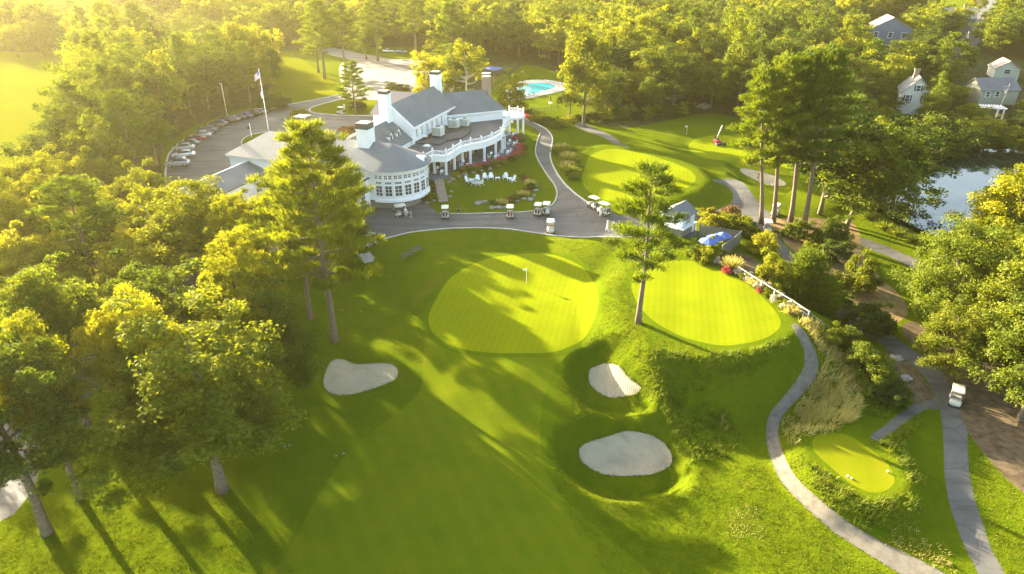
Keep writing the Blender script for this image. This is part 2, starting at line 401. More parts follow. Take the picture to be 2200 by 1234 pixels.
# ------------------------------------------------------------------ ground regions (later ones lie over earlier ones)
def gp(px, step=1.0, smooth=True):
    w = [G(a, b) for a, b in px]
    return catmull(w, step) if smooth else np.array(w)
regions = [
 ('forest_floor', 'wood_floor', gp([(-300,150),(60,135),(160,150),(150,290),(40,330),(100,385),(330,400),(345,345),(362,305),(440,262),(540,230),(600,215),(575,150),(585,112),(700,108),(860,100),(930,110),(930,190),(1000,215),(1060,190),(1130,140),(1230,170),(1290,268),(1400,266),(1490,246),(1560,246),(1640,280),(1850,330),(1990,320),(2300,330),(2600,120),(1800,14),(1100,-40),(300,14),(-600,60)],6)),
 ('fairway', 'farfairway', gp([(-260,118),(60,112),(145,120),(165,180),(150,300),(60,345),(-330,360)],4)),
 ('fairway', 'farfairway', gp([(583,124),(600,112),(640,122),(700,165),(738,182),(742,206),(650,226),(560,240),(575,200),(590,160)],3)),
 ('lawn', 'farfairway', gp([(662,232),(690,222),(760,212),(830,222),(800,245),(730,246),(680,243)],2)),
 ('parking_lot', 'lot', gp([(735,135),(800,128),(905,130),(960,150),(940,200),(840,215),(765,210),(735,185)],3)),
 ('road', 'lot', gp([(700,100),(790,118),(850,128),(850,136),(760,130),(690,112)],3)),
 ('road', 'asphalt', gp([(355,420),(358,350),(372,322),(410,294),(460,270),(520,250),(560,240),(640,222),(740,203),(800,196),(800,212),(735,214),(680,228),(665,238),(690,246),(800,250),(860,262),(860,330),(700,360),(560,400),(480,440),(400,450)],2)),
 ('lawn', 'lawn', gp([(519,305),(530,294),(552,287),(585,283),(600,310),(560,315),(525,314)],1)),
 ('lawn', 'lawn', gp([(390,412),(430,385),(480,365),(530,357),(560,370),(480,420),(400,450)],1.5)),
 ('driveway', 'asphalt', gp([(1083,262),(1118,262),(1145,274),(1160,287),(1152,312),(1152,335),(1170,368),(1192,400),(1196,422),(1184,442),(1155,452),(1095,458),(1000,460),(945,459),(920,440),(880,428),(800,430),(700,420),(600,430),(480,440),(380,480),(200,560),(60,640),(-60,760),(-150,900),(-120,1080),(0,1120),(70,1050),(100,960),(150,890),(215,830),(330,720),(460,620),(560,570),(640,552),(720,548),(760,535),(820,515),(890,499),(960,492),(1030,490),(1100,494),(1180,506),(1260,511),(1340,510),(1420,505),(1470,500),(1462,470),(1500,458),(1550,447),(1572,432),(1573,412),(1556,398),(1530,388),(1560,384),(1595,392),(1618,420),(1645,450),(1680,478),(1672,505),(1700,540),(1740,580),(1790,625),(1845,680),(1925,726),(1990,770),(2032,805),(2062,845),(2075,890),(2079,950),(2081,1000),(2089,1050),(2103,1100),(2130,1180),(2159,1234),(2190,1330),(2130,1330),(2102,1234),(2075,1180),(2045,1100),(2032,1040),(2028,980),(2024,910),(2014,860),(1985,808),(1905,748),(1835,705),(1770,650),(1710,590),(1665,535),(1640,500),(1600,470),(1560,455),(1500,472),(1490,512),(1400,470),(1330,462),(1262,436),(1215,398),(1192,365),(1182,335),(1187,300),(1178,283),(1158,270),(1125,254),(1085,248)],1.2)),
 ('cart_path', 'path', gp([(1250,262),(1275,275),(1320,295),(1352,315),(1348,320),(1310,303),(1262,283),(1235,270)],1.5)),
 ('cart_path', 'path', gp([(1790,492),(1850,510),(1930,540),(2020,585),(2010,600),(1920,556),(1840,524),(1785,505)],1.5)),
 ('cart_path', 'path', gp([(2022,850),(1990,858),(1955,872),(1905,910),(1868,940),(1885,950),(1930,920),(1975,888),(2000,878),(2025,880)],1)),
 ('gravel_path', 'gravel', gp([(1706,693),(1728,712),(1748,745),(1759,785),(1748,818),(1715,856),(1684,890),(1672,925),(1678,960),(1700,1010),(1740,1055),(1800,1105),(1870,1150),(1960,1195),(2060,1250),(2100,1290),(2010,1280),(1930,1232),(1840,1175),(1770,1125),(1710,1070),(1670,1020),(1650,965),(1646,925),(1654,888),(1685,850),(1712,815),(1728,783),(1728,755),(1712,722),(1700,700)],1)),
 ('mulch_bed', 'mulch', gp([(1905,750),(1925,760),(1985,815),(2008,850),(1975,868),(1930,850),(1905,800)],1.5)),
 ('mulch_bed', 'mulch', gp([(1960,690),(2100,750),(2250,800),(2350,1100),(2200,1060),(2080,930),(2062,880),(2040,830),(2000,770),(1940,720)],2)),
 ('mulch_bed', 'mulch', gp([(1528,562),(1560,545),(1620,556),(1660,590),(1700,640),(1745,700),(1735,690),(1690,655),(1620,605),(1550,580)],1)),
 ('mulch_bed', 'straw', gp([(1655,480),(1700,468),(1830,480),(1860,560),(1950,660),(1900,700),(1850,665),(1790,612),(1730,560),(1690,525)],1.5)),
 ('putting_green', 'green', gp([(1130,545),(1180,547),(1225,560),(1262,585),(1284,625),(1283,665),(1265,712),(1235,740),(1190,756),(1120,759),(1040,757),(975,745),(930,715),(921,680),(938,640),(975,592),(1040,558)],.8)),
 ('collar_strip', 'collar', gp([(1290,640),(1283,690),(1250,742),(1215,778),(1195,830),(1185,900),(1190,960),(1205,1010),(1172,1000),(1160,930),(1168,860),(1190,795),(1225,757),(1262,720),(1284,670)],1)),
 ('fairway', 'fairway', gp([(924,700),(960,742),(1040,759),(1120,761),(1190,759),(1222,756),(1188,798),(1167,860),(1160,930),(1170,1000),(1200,1060),(1290,1140),(1400,1234),(1460,1320),(560,1320),(610,1200),(700,1040),(760,960),(830,905),(900,842),(908,780),(915,720)],1.5)),
 ('putting_green', 'green', gp([(1358,600),(1370,578),(1405,563),(1480,560),(1530,574),(1590,600),(1640,640),(1672,678),(1676,702),(1650,724),(1600,738),(1545,742),(1480,728),(1420,700),(1378,664),(1358,625)],.8)),
 ('putting_green', 'green', gp([(1256,362),(1268,335),(1310,320),(1360,326),(1420,341),(1470,360),(1494,380),(1482,400),(1440,416),(1380,434),(1310,432),(1266,412),(1250,388)],1.2)),
 ('putting_green', 'green', gp([(1478,315),(1500,297),(1560,291),(1630,300),(1700,316),(1840,345),(1842,380),(1780,398),(1650,371),(1560,346),(1500,335)],1.5)),
 ('tee_box', 'tee', gp([(1745,950),(1760,934),(1800,931),(1840,945),(1900,990),(1922,1030),(1905,1053),(1870,1058),(1830,1040),(1780,1000),(1750,970)],.6)),
 ('sand_bunker', 'sand', gp([(712,775),(740,772),(770,782),(830,780),(853,790),(855,805),(846,818),(800,836),(760,847),(730,850),(705,842),(694,826),(698,800)],.6)),
 ('sand_bunker', 'sand', gp([(1270,790),(1300,779),(1328,786),(1348,808),(1378,832),(1368,846),(1335,853),(1292,848),(1268,828),(1264,805)],.6)),
 ('sand_bunker', 'sand', gp([(1243,972),(1250,955),(1285,942),(1320,932),(1350,926),(1395,932),(1428,952),(1445,980),(1438,1000),(1410,1017),(1360,1023),(1310,1022),(1270,1008),(1250,992)],.6)),
 ('sand_bunker', 'sand', gp([(1592,362),(1625,366),(1670,380),(1690,396),(1665,400),(1640,394),(1610,381),(1594,371)],.8)),
 ('pool_deck', 'deck', gp([(1120,175),(1170,172),(1220,180),(1228,190),(1180,202),(1130,213),(1085,218),(1080,200)],2)),
 ('terrace_paving', 'paving', np.array([LW(*p) for p in [(0,4.5),(4,5.4),(6.2,7.6),(8.2,9.8),(9.2,13),(12,17.6),(13,23),(13.2,29),(12,36),(10,42.6),(0,45),(-6,20)]])),
 ('street', 'asphalt', gp([(2100,2),(2140,-6),(2130,60),(2095,100),(2060,140),(2010,140),(2040,100),(2085,60)],4)),
]
rg2 = []
for r in regions:          # every green and tee has a mown collar round it
    if r[0] in ('putting_green', 'tee_box'):
        w_ = .9 if r[0] == 'putting_green' else .5; p_ = r[2]; q_ = np.roll(p_, -1, 0)-np.roll(p_, 1, 0)
        q_ = q_/np.linalg.norm(q_, axis=1)[:,None]; ar_ = (p_[:,0]*np.roll(p_[:,1],-1)-np.roll(p_[:,0],-1)*p_[:,1]).sum()
        nn2 = np.stack([q_[:,1], -q_[:,0]], 1)*(1 if ar_ > 0 else -1)
        rg2.append(('collar', 'collar', p_+nn2*w_))
    rg2.append(r)
gi_ = [i for i, r in enumerate(rg2) if r[0] == 'fairway'][-1]
fw = rg2.pop(gi_); ci = [i for i, r in enumerate(rg2) if r[0] == 'collar'][0]; rg2.insert(ci, fw)
regions = rg2
allp = [r[2] for r in regions]
rng = np.random.default_rng(5)
def jgrid(x0, x1, y0, y1, s, hole=None):
    gx, gy = np.meshgrid(np.arange(x0, x1, s), np.arange(y0, y1, s))
    gx = gx+rng.uniform(-.28, .28, gx.shape)*s; gy = gy+rng.uniform(-.28, .28, gy.shape)*s
    p = np.stack([gx.ravel(), gy.ravel()], 1)
    for (a, b, c, d) in (hole or []):
        p = p[~((p[:,0]>a)&(p[:,0]<b)&(p[:,1]>c)&(p[:,1]<d))]
    return p
near = (-52, 62, 30, 104); mid = (-100, 120, 24, 200)
pts = np.concatenate([jgrid(*near[:2], *near[2:], .8), jgrid(*mid, 2.0, [near]), jgrid(-190, 250, 10, 450, 6, [mid]), jgrid(-1800, 1800, -400, 3600, 110, [(-190, 250, 10, 450)])])
# drop grid points hugging a boundary
bp = np.concatenate(allp)
cell = {}
for x, y in bp: cell.setdefault((int(x//1), int(y//1)), []).append((x, y))
keep = np.ones(len(pts), bool)
for i, (x, y) in enumerate(pts):
    a, b = int(x//1), int(y//1)
    for da in (-1,0,1):
        for db in (-1,0,1):
            for (u, v) in cell.get((a+da, b+db), ()):
                if (u-x)**2+(v-y)**2 < .12: keep[i] = False
pts = pts[keep]
V2 = [Vector((float(x), float(y))) for x, y in pts]; ED = []
for p in allp:
    b = len(V2); V2 += [Vector((float(x), float(y))) for x, y in p]
    ED += [(b+i, b+(i+1)%len(p)) for i in range(len(p))]
res = delaunay_2d_cdt(V2, ED, [], 0, 1e-4)
TV = np.array([(v.x, v.y) for v in res[0]]); TF = np.array([f for f in res[2] if len(f) == 3], dtype=np.int32)
TZ = hexact(TV[:,0], TV[:,1])
far = np.hypot(TV[:,0], TV[:,1]-100) > 500; TZ[far] *= .2
cen = TV[TF].mean(1); rid = np.full(len(TF), -1)
for i, r in enumerate(regions): rid[inside(cen[:,0], cen[:,1], r[2])] = i
e_ = .05
NX = -(hexact(TV[:,0]+e_, TV[:,1])-hexact(TV[:,0]-e_, TV[:,1]))/(2*e_)
NY = -(hexact(TV[:,0], TV[:,1]+e_)-hexact(TV[:,0], TV[:,1]-e_))/(2*e_)
NN = np.stack([NX, NY, np.ones(len(NX))], 1); NN /= np.linalg.norm(NN, axis=1)[:,None]
def ground_piece(name, mat, faces):
    idx, inv_ = np.unique(faces, return_inverse=True); inv_ = inv_.reshape(faces.shape)
    me = bpy.data.meshes.new(name)
    a, b, c = (TV[faces[:,k]] for k in range(3))
    cr = (b[:,0]-a[:,0])*(c[:,1]-a[:,1])-(b[:,1]-a[:,1])*(c[:,0]-a[:,0])
    inv_[cr < 0] = inv_[cr < 0][:, ::-1]
    vv = np.stack([TV[idx,0], TV[idx,1], TZ[idx]], 1)
    me.vertices.add(len(idx)); me.vertices.foreach_set('co', vv.ravel())
    me.loops.add(inv_.size); me.loops.foreach_set('vertex_index', inv_.ravel().astype(np.int32))
    me.polygons.add(len(inv_)); me.polygons.foreach_set('loop_start', np.arange(0, inv_.size, 3, dtype=np.int32))
    me.polygons.foreach_set('loop_total', np.full(len(inv_), 3, dtype=np.int32))
    me.polygons.foreach_set('use_smooth', np.ones(len(inv_), bool))
    me.update(calc_edges=True)
    me.normals_split_custom_set_from_vertices([tuple(x) for x in NN[idx]])
    me.materials.append(mat)
    return tag(obj(name, me), kind='structure')
ground_piece('ground', M['rough'], TF[rid == -1])
for i, r in enumerate(regions):
    if (rid == i).any(): ground_piece(r[0], M[r[1]], TF[rid == i])
print('terrain', len(TV), len(TF))

# water surfaces
m, n, l, b = nt('pond_water')
b.inputs['Base Color'].default_value = (.012,.02,.012,1); b.inputs['Roughness'].default_value = .04
b.inputs['Specular IOR Level'].default_value = .6
bump(n, l, b, noise(n, l, 1.2, 4, .5, objco(n)), .04, .05)
M['water'] = m
m, n, l, b = nt('pool_water')
b.inputs['Base Color'].default_value = (.03,.42,.45,1); b.inputs['Roughness'].default_value = .08
bump(n, l, b, noise(n, l, 2.5, 3, .5, objco(n)), .1, .05)
M['pool'] = m
w = P(1985, 400, -3.6)
MB().prism([tuple(p) for p in catmull(wp([(1860,425),(1940,475),(1990,498),(2110,528),(2280,450),(2280,322),(2060,312),(1950,325),(1870,365)],-3.7),3)], -3.9, -3.65).build('pond', M['water'], kind='structure')
pw = catmull([G(a, b_) for a, b_ in [(1132,182),(1165,180),(1190,184),(1186,190),(1160,197),(1130,205),(1100,207),(1110,196)]], 1.5)
pz = hz(*G(1150,190))
MB().prism([tuple(p) for p in pw], pz-.3, pz+.06).build('swimming_pool', M['pool'], label='kidney shaped turquoise swimming pool set in the pale deck', cat='pool')
# kerbs
def kerb(px, w=.2, h=.13, name='kerb', mat='kerb'):
    c = catmull([G(*p) for p in px], 1.2, False)
    mb = MB(); vs_ = []; fs_ = []
    for i, p in enumerate(c):
        d = c[min(i+1, len(c)-1)]-c[max(i-1, 0)]; d /= np.linalg.norm(d)+1e-9; nn = np.array([-d[1], d[0]])*w/2
        z = hz(*p)
        for q, zz in ((p-nn, z-.2), (p-nn, z+h), (p+nn, z+h), (p+nn, z-.2)): vs_.append((q[0], q[1], zz))
    for i in range(len(c)-1):
        for k in range(3): fs_.append((i*4+k, i*4+k+1, i*4+k+5, i*4+k+4))
    fs_ += [(0,1,2,3), tuple(len(vs_)-4+k for k in (3,2,1,0))]
    mb.add(vs_, fs_)
    return mb.build(name, M[mat], kind='structure')
kerb([(640,552),(720,548),(760,535),(820,515),(890,499),(960,492),(1030,490),(1100,494),(1180,506),(1260,511),(1330,511)])
kerb([(945,459),(1000,460),(1095,458),(1155,452),(1184,442),(1196,422),(1192,400),(1170,368),(1152,335),(1152,312),(1160,287)])
kerb([(1125,254),(1158,270),(1178,283),(1187,300),(1182,335),(1192,365),(1215,398),(1262,436),(1300,452)], .28, .18)
kerb([(355,420),(358,350),(372,322),(410,294),(460,270),(520,250),(560,240),(640,222),(740,203)], .3, .2)
kerb([(735,214),(680,228),(665,238),(690,246),(800,250)], .3, .2)
kerb([(600,310),(560,315),(525,314),(519,305),(530,294),(552,287),(585,283)])
# ------------------------------------------------------------------ foliage
def leafmat(name, dark, mid_, light, transl=.5, hue=.5):
    m = bpy.data.materials.new(name); m.use_nodes = True
    n = m.node_tree.nodes; l = m.node_tree.links; n.clear()
    out = n.new('ShaderNodeOutputMaterial')
    at = n.new('ShaderNodeAttribute'); at.attribute_name = 'tint'
    oi = n.new('ShaderNodeObjectInfo')
    f = math_(n, l, 'ADD', math_(n, l, 'MULTIPLY', at.outputs['Fac'], 1-hue), math_(n, l, 'MULTIPLY', oi.outputs['Random'], hue))
    c = ramp(n, l, f, [(.1, dark), (.5, mid_), (.92, light)])
    d = n.new('ShaderNodeBsdfDiffuse'); t = n.new('ShaderNodeBsdfTranslucent'); g = n.new('ShaderNodeBsdfGlossy')
    g.inputs['Roughness'].default_value = .6; g.inputs['Color'].default_value = (1,1,1,1)
    l.new(c, d.inputs['Color'])
    l.new(mix(n, l, 1.0, c, (1.25, 1.15, .55), 'MULTIPLY'), t.inputs['Color'])
    a = n.new('ShaderNodeMixShader'); a.inputs[0].default_value = transl
    l.new(d.outputs[0], a.inputs[1]); l.new(t.outputs[0], a.inputs[2])
    b = n.new('ShaderNodeMixShader'); b.inputs[0].default_value = .008
    l.new(a.outputs[0], b.inputs[1]); l.new(g.outputs[0], b.inputs[2])
    l.new(b.outputs[0], out.inputs['Surface'])
    return m
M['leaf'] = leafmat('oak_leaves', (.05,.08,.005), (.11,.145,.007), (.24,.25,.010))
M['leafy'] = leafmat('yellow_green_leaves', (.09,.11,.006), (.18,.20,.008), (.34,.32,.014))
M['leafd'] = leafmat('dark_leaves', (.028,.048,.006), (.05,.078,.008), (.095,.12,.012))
M['needle'] = leafmat('pine_needles', (.045,.08,.006), (.10,.14,.008), (.21,.23,.012), .4)
M['shrub'] = leafmat('shrub_leaves', (.05,.08,.006), (.10,.135,.009), (.20,.21,.014))
M['rust'] = leafmat('rust_leaves', (.10,.06,.02), (.18,.10,.035), (.25,.15,.05), .3)
M['redfl'] = leafmat('red_flowers', (.06,.08,.02), (.5,.05,.10), (.65,.12,.16), .3, .1)
M['whitefl'] = leafmat('pale_flowers', (.07,.09,.03), (.45,.42,.34), (.7,.66,.58), .3, .1)
M['dryg'] = leafmat('dry_grass', (.24,.22,.06), (.38,.34,.11), (.55,.48,.19), .4, .2)
M['tallg'] = leafmat('tall_grass', (.07,.10,.010), (.12,.16,.014), (.2,.22,.025), .45, .2)
M['bark'] = plain('bark', (.15,.12,.085), .95, var=.35, scale=4, spec=.1, bstr=1, bscale=9)
M['barkp'] = plain('pine_bark', (.17,.125,.09), .95, var=.35, scale=5, spec=.1, bstr=1, bscale=9)
M['barkw'] = plain('pale_bark', (.45,.42,.35), .9, var=.2, scale=4, spec=.1)

def quad_mesh(name, Q, tint, mat):
    """Q: (n,4,3) leaf corners"""
    n = len(Q); me = bpy.data.meshes.new(name)
    me.vertices.add(n*4); me.vertices.foreach_set('co', Q.astype(np.float32).ravel())
    me.loops.add(n*4); me.loops.foreach_set('vertex_index', np.arange(n*4, dtype=np.int32))
    me.polygons.add(n); me.polygons.foreach_set('loop_start', np.arange(0, n*4, 4, dtype=np.int32))
    me.polygons.foreach_set('loop_total', np.full(n, 4, dtype=np.int32))
    me.update(calc_edges=True)
    a = me.attributes.new('tint', 'FLOAT', 'POINT'); a.data.foreach_set('value', np.repeat(tint, 4).astype(np.float32))
    me.materials.append(mat)
    return me
def unit(v): return v/(np.linalg.norm(v, axis=-1, keepdims=True)+1e-9)
def leaves(C, N, size, rg, asp=.62):
    """flat diamond-shaped leaf sprays at C with normals N"""
    n = len(C); t = unit(np.cross(N, rg.normal(size=(n,3)))); b = np.cross(N, t)
    s = (size*rg.uniform(.6, 1.35, n))[:,None]
    t = t*s*.5; b = b*s*.5*asp
    k = N*s*.12
    return np.stack([C-t, C-b*1+k, C+t, C+b+k], 1)
def clump_crown(name, seed, Rr, z0, z1, ncl, nleaf, size, mat, rc=(.22,.34), flat=.8, top=.55, gap=0):
    """crown of leafy clumps spread over an uneven ellipsoid between heights z0 and z1"""
    rg = np.random.default_rng(seed)
    zc = z0+(z1-z0)*(1-top); hu, hl = z1-zc, zc-z0
    d = unit(rg.normal(size=(ncl*3, 3))); d = d[d[:,2] > -.75][:ncl]
    lump = 1+.22*np.sin(d[:,0]*3.1+seed)+.18*np.sin(d[:,1]*3.7+seed*2)+.12*np.sin(d[:,2]*5+seed)+.1*rg.normal(size=len(d))
    rr = rg.uniform(.32, 1.0, len(d))**.6*lump*.9
    r_ = Rr*rg.uniform(rc[0], rc[1], len(d))
    C = np.stack([d[:,0]*Rr*rr, d[:,1]*Rr*rr, zc+np.where(d[:,2]>0, d[:,2]*hu, d[:,2]*hl)*rr], 1)
    per = max(1, nleaf//len(C))
    L, NN_, T = [], [], []
    for c, r in zip(C, r_):
        e = unit(rg.normal(size=(per, 3))); e[:,2] = np.where(e[:,2] < -.35, -e[:,2], e[:,2])
        rad = r*rg.uniform(.45, 1.12, per)[:,None]
        # sub-lobes give each clump a rough outline
        rad = rad*(1+.25*np.sin(e[:,:1]*7+c[0])*np.sin(e[:,1:2]*7+c[1]))
        L.append(c+e*rad*np.array([1,1,flat]))
        NN_.append(unit(e*.55+rg.normal(size=(per,3))*.55+np.array([0,0,.35])))
        T.append(np.clip(rg.normal(.5, .17, per)+rg.normal(0, .10), 0, 1))
    L = np.concatenate(L); NN_ = np.concatenate(NN_); T = np.concatenate(T)
    return quad_mesh(name, leaves(L, NN_, size, rg), T, mat), C
def trunk_mesh(name, seed, H, r0, C, mat, z_split, nl=12, lean=0, rc=.055, bottom=-.6):
    rg = random.Random(seed)
    mb = MB(); pts_ = []; rad = []
    k = 7
    for i in range(k+1):
        t = i/k; z = bottom+(H*.82-bottom)*t
        pts_.append((lean*t*t*H*.3+.12*math.sin(t*5+seed)*t*r0*6, .12*math.cos(t*4+seed)*t*r0*6, z))
        rad.append(r0*(1.35 if i == 0 else 1)*(1-.8*t)+.02)
    mb.tube(pts_, rad, 9)
    tp = [Vector(p) for p in pts_]
    idx = list(range(len(C))); rg.shuffle(idx)
    for j in idx[:nl]:
        c = Vector(C[j].tolist()); zz = z_split+(c.z-z_split)*.45
        zz = min(max(zz, z_split*.8), H*.75)
        t = (zz-bottom)/(H*.82-bottom)*k; i = min(int(t), k-1)
        a = tp[i].lerp(tp[i+1], t-i)
        r = max(.05, r0*(1-.8*zz/H)*.5)
        m_ = a.lerp(c, .5)+Vector((rg.uniform(-.3,.3), rg.uniform(-.3,.3), -.08*(c-a).length))
        mb.tube([a, m_, c], [r, r*.6, .03], 5, False)
    return mb.mesh(name, mat, True)
def pine_crown(name, seed, H, Rr, z0, mat, nb=64, blades=70, bl=.55, bw=.085, shape=1.0, pads=5, dens=1.0):
    """white pine: whorls of limbs carrying flat plumes of needles turned up at the tips"""
    rg = np.random.default_rng(seed); rr = random.Random(seed)
    Cc, Dd, Pb = [], [], []
    for i in range(nb):
        t = (i+.5)/nb; z = z0+(H-z0)*t**.9
        prof = (1-t)**.62*(.55+.45*min(1, t*5)) if shape else 1
        ln = Rr*prof*rr.uniform(.5, 1.18)+.5
        a = i*2.399+rr.uniform(-.35, .35)
        rise = .10+.55*t
        base = Vector((0, 0, z)); tip = Vector((math.cos(a)*ln, math.sin(a)*ln, z+ln*rise*.6))
        Pb.append((base, tip, t))
        np_ = max(2, int(pads*ln/Rr+1.5))
        for k in range(np_):
            s = .42+.6*(k+.6)/np_
            p = base.lerp(tip, s); p.z += .5*s*s
            w = .16*ln+.35
            for q in range(3):
                off = Vector((rr.uniform(-w, w), rr.uniform(-w, w), rr.uniform(-.08, .18)))
                Cc.append(p+off); Dd.append(Vector((math.cos(a), math.sin(a), .5)))
    C = np.array([tuple(c) for c in Cc]); D = np.array([tuple(d) for d in Dd])
    per = max(4, int(blades*dens/3))
    n = len(C)*per
    c = np.repeat(C, per, 0); d = np.repeat(D, per, 0)
    c = c+rg.normal(size=(n,3))*np.array([.30,.30,.10])
    dr = unit(d*.8+rg.normal(size=(n,3))*.5+np.array([0,0,.5]))
    side = unit(np.cross(dr, rg.normal(size=(n,3))))
    ll = (bl*rg.uniform(.6, 1.3, n))[:,None]; ww = bw*rg.uniform(.7, 1.3, n)[:,None]
    Q = np.stack([c-side*ww*.5, c+side*ww*.5, c+dr*ll+side*ww*.35, c+dr*ll-side*ww*.35], 1)
    T = np.clip(rg.normal(.5, .16, n)+np.repeat(rg.normal(0,.08,len(C)), per), 0, 1)
    return quad_mesh(name, Q, T, mat), Pb
def pine_trunk(name, H, r0, Pb, mat, bottom=-.6, nl=40):
    mb = MB(); k = 8
    pts_ = [(.10*math.sin(i*1.1), .10*math.cos(i*.9), bottom+(H*.97-bottom)*i/k) for i in range(k+1)]
    mb.tube(pts_, [r0*(1.3 if i == 0 else 1)*(1-.88*i/k)+.02 for i in range(k+1)], 10)
    for i, (a, b, t) in enumerate(Pb):
        if i % 2 and i > 14: continue
        r = max(.03, r0*.28*(1-t))
        m_ = a.lerp(b, .55); m_.z -= .1
        mb.tube([a, m_, b], [r, r*.6, .02], 4, False)
    return mb.mesh(name, mat, True)

protos = {}
def mk_decid(key, seed, Rr, H, z0, ncl, nleaf, size, mat='leaf', r0=.38, bark='bark', nl=12, **kw):
    cm, C = clump_crown('crown', seed, Rr, z0, H, ncl, nleaf, size, M[mat], **kw)
    tm = trunk_mesh('trunk', seed, H, r0, C, M[bark], z0*1.05, nl)
    protos[key] = (Rr, H, tm, cm)
def mk_pine(key, seed, Rr, H, z0, r0=.42, mat='needle', **kw):
    cm, Pb = pine_crown('crown', seed, H, Rr, z0, M[mat], **kw)
    protos[key] = (Rr, H, pine_trunk('trunk', H, r0, Pb, M['barkp']), cm)
# near, mid and far editions
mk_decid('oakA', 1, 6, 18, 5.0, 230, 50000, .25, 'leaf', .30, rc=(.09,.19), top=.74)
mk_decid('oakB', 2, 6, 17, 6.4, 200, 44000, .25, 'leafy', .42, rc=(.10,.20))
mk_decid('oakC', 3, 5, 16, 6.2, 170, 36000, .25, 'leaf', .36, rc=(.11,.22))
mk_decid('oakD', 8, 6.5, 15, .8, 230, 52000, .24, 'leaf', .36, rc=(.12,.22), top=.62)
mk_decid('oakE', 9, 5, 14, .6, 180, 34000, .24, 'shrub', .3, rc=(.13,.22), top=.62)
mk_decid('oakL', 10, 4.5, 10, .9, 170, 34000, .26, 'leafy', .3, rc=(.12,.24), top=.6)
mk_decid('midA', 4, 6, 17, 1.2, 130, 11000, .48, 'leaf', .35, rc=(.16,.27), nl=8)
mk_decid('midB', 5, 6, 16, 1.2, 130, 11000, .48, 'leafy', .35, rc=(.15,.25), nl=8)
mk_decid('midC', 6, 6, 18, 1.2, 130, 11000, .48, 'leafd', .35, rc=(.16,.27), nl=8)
mk_decid('midD', 7, 5, 14, 1, 110, 9000, .46, 'leaf', .3, rc=(.17,.28), nl=8)
mk_decid('farA', 11, 6, 17, 1.5, 90, 4600, .72, 'leaf', .35, rc=(.18,.3), nl=0)
mk_decid('farB', 12, 6, 16, 1.5, 90, 4600, .72, 'leafy', .35, rc=(.17,.3), nl=0)
mk_decid('farC', 13, 6, 18, 1.5, 90, 4600, .72, 'leafd', .35, rc=(.18,.3), nl=0)
mk_decid('paleT', 14, 6.5, 16, 5, 60, 6500, .45, 'leafy', .3, 'barkw', 26, rc=(.12,.2))
mk_decid('slim', 15, 2.2, 16, 3, 60, 4500, .4, 'leafy', .25, nl=6, rc=(.25,.4))
mk_pine('pineN1', 21, 9.3, 24.5, 7.2, .48, nb=66, blades=130, pads=7)
mk_pine('pineN2', 22, 5.6, 18.5, 6.0, .34, nb=34, blades=95, pads=5)
mk_pine('pineM1', 23, 5.5, 24, 9, .4, nb=46, blades=66, bl=.6, bw=.11)
mk_pine('pineM2', 24, 5.5, 20, 5, .36, nb=46, blades=60, bl=.6, bw=.11)
mk_pine('pineF', 25, 5, 20, 4, .35, nb=44, blades=20, bl=1.0, bw=.24)
mk_pine('spruce', 26, 2.4, 6, .2, .12, nb=60, blades=50, bl=.35, bw=.08, pads=4)

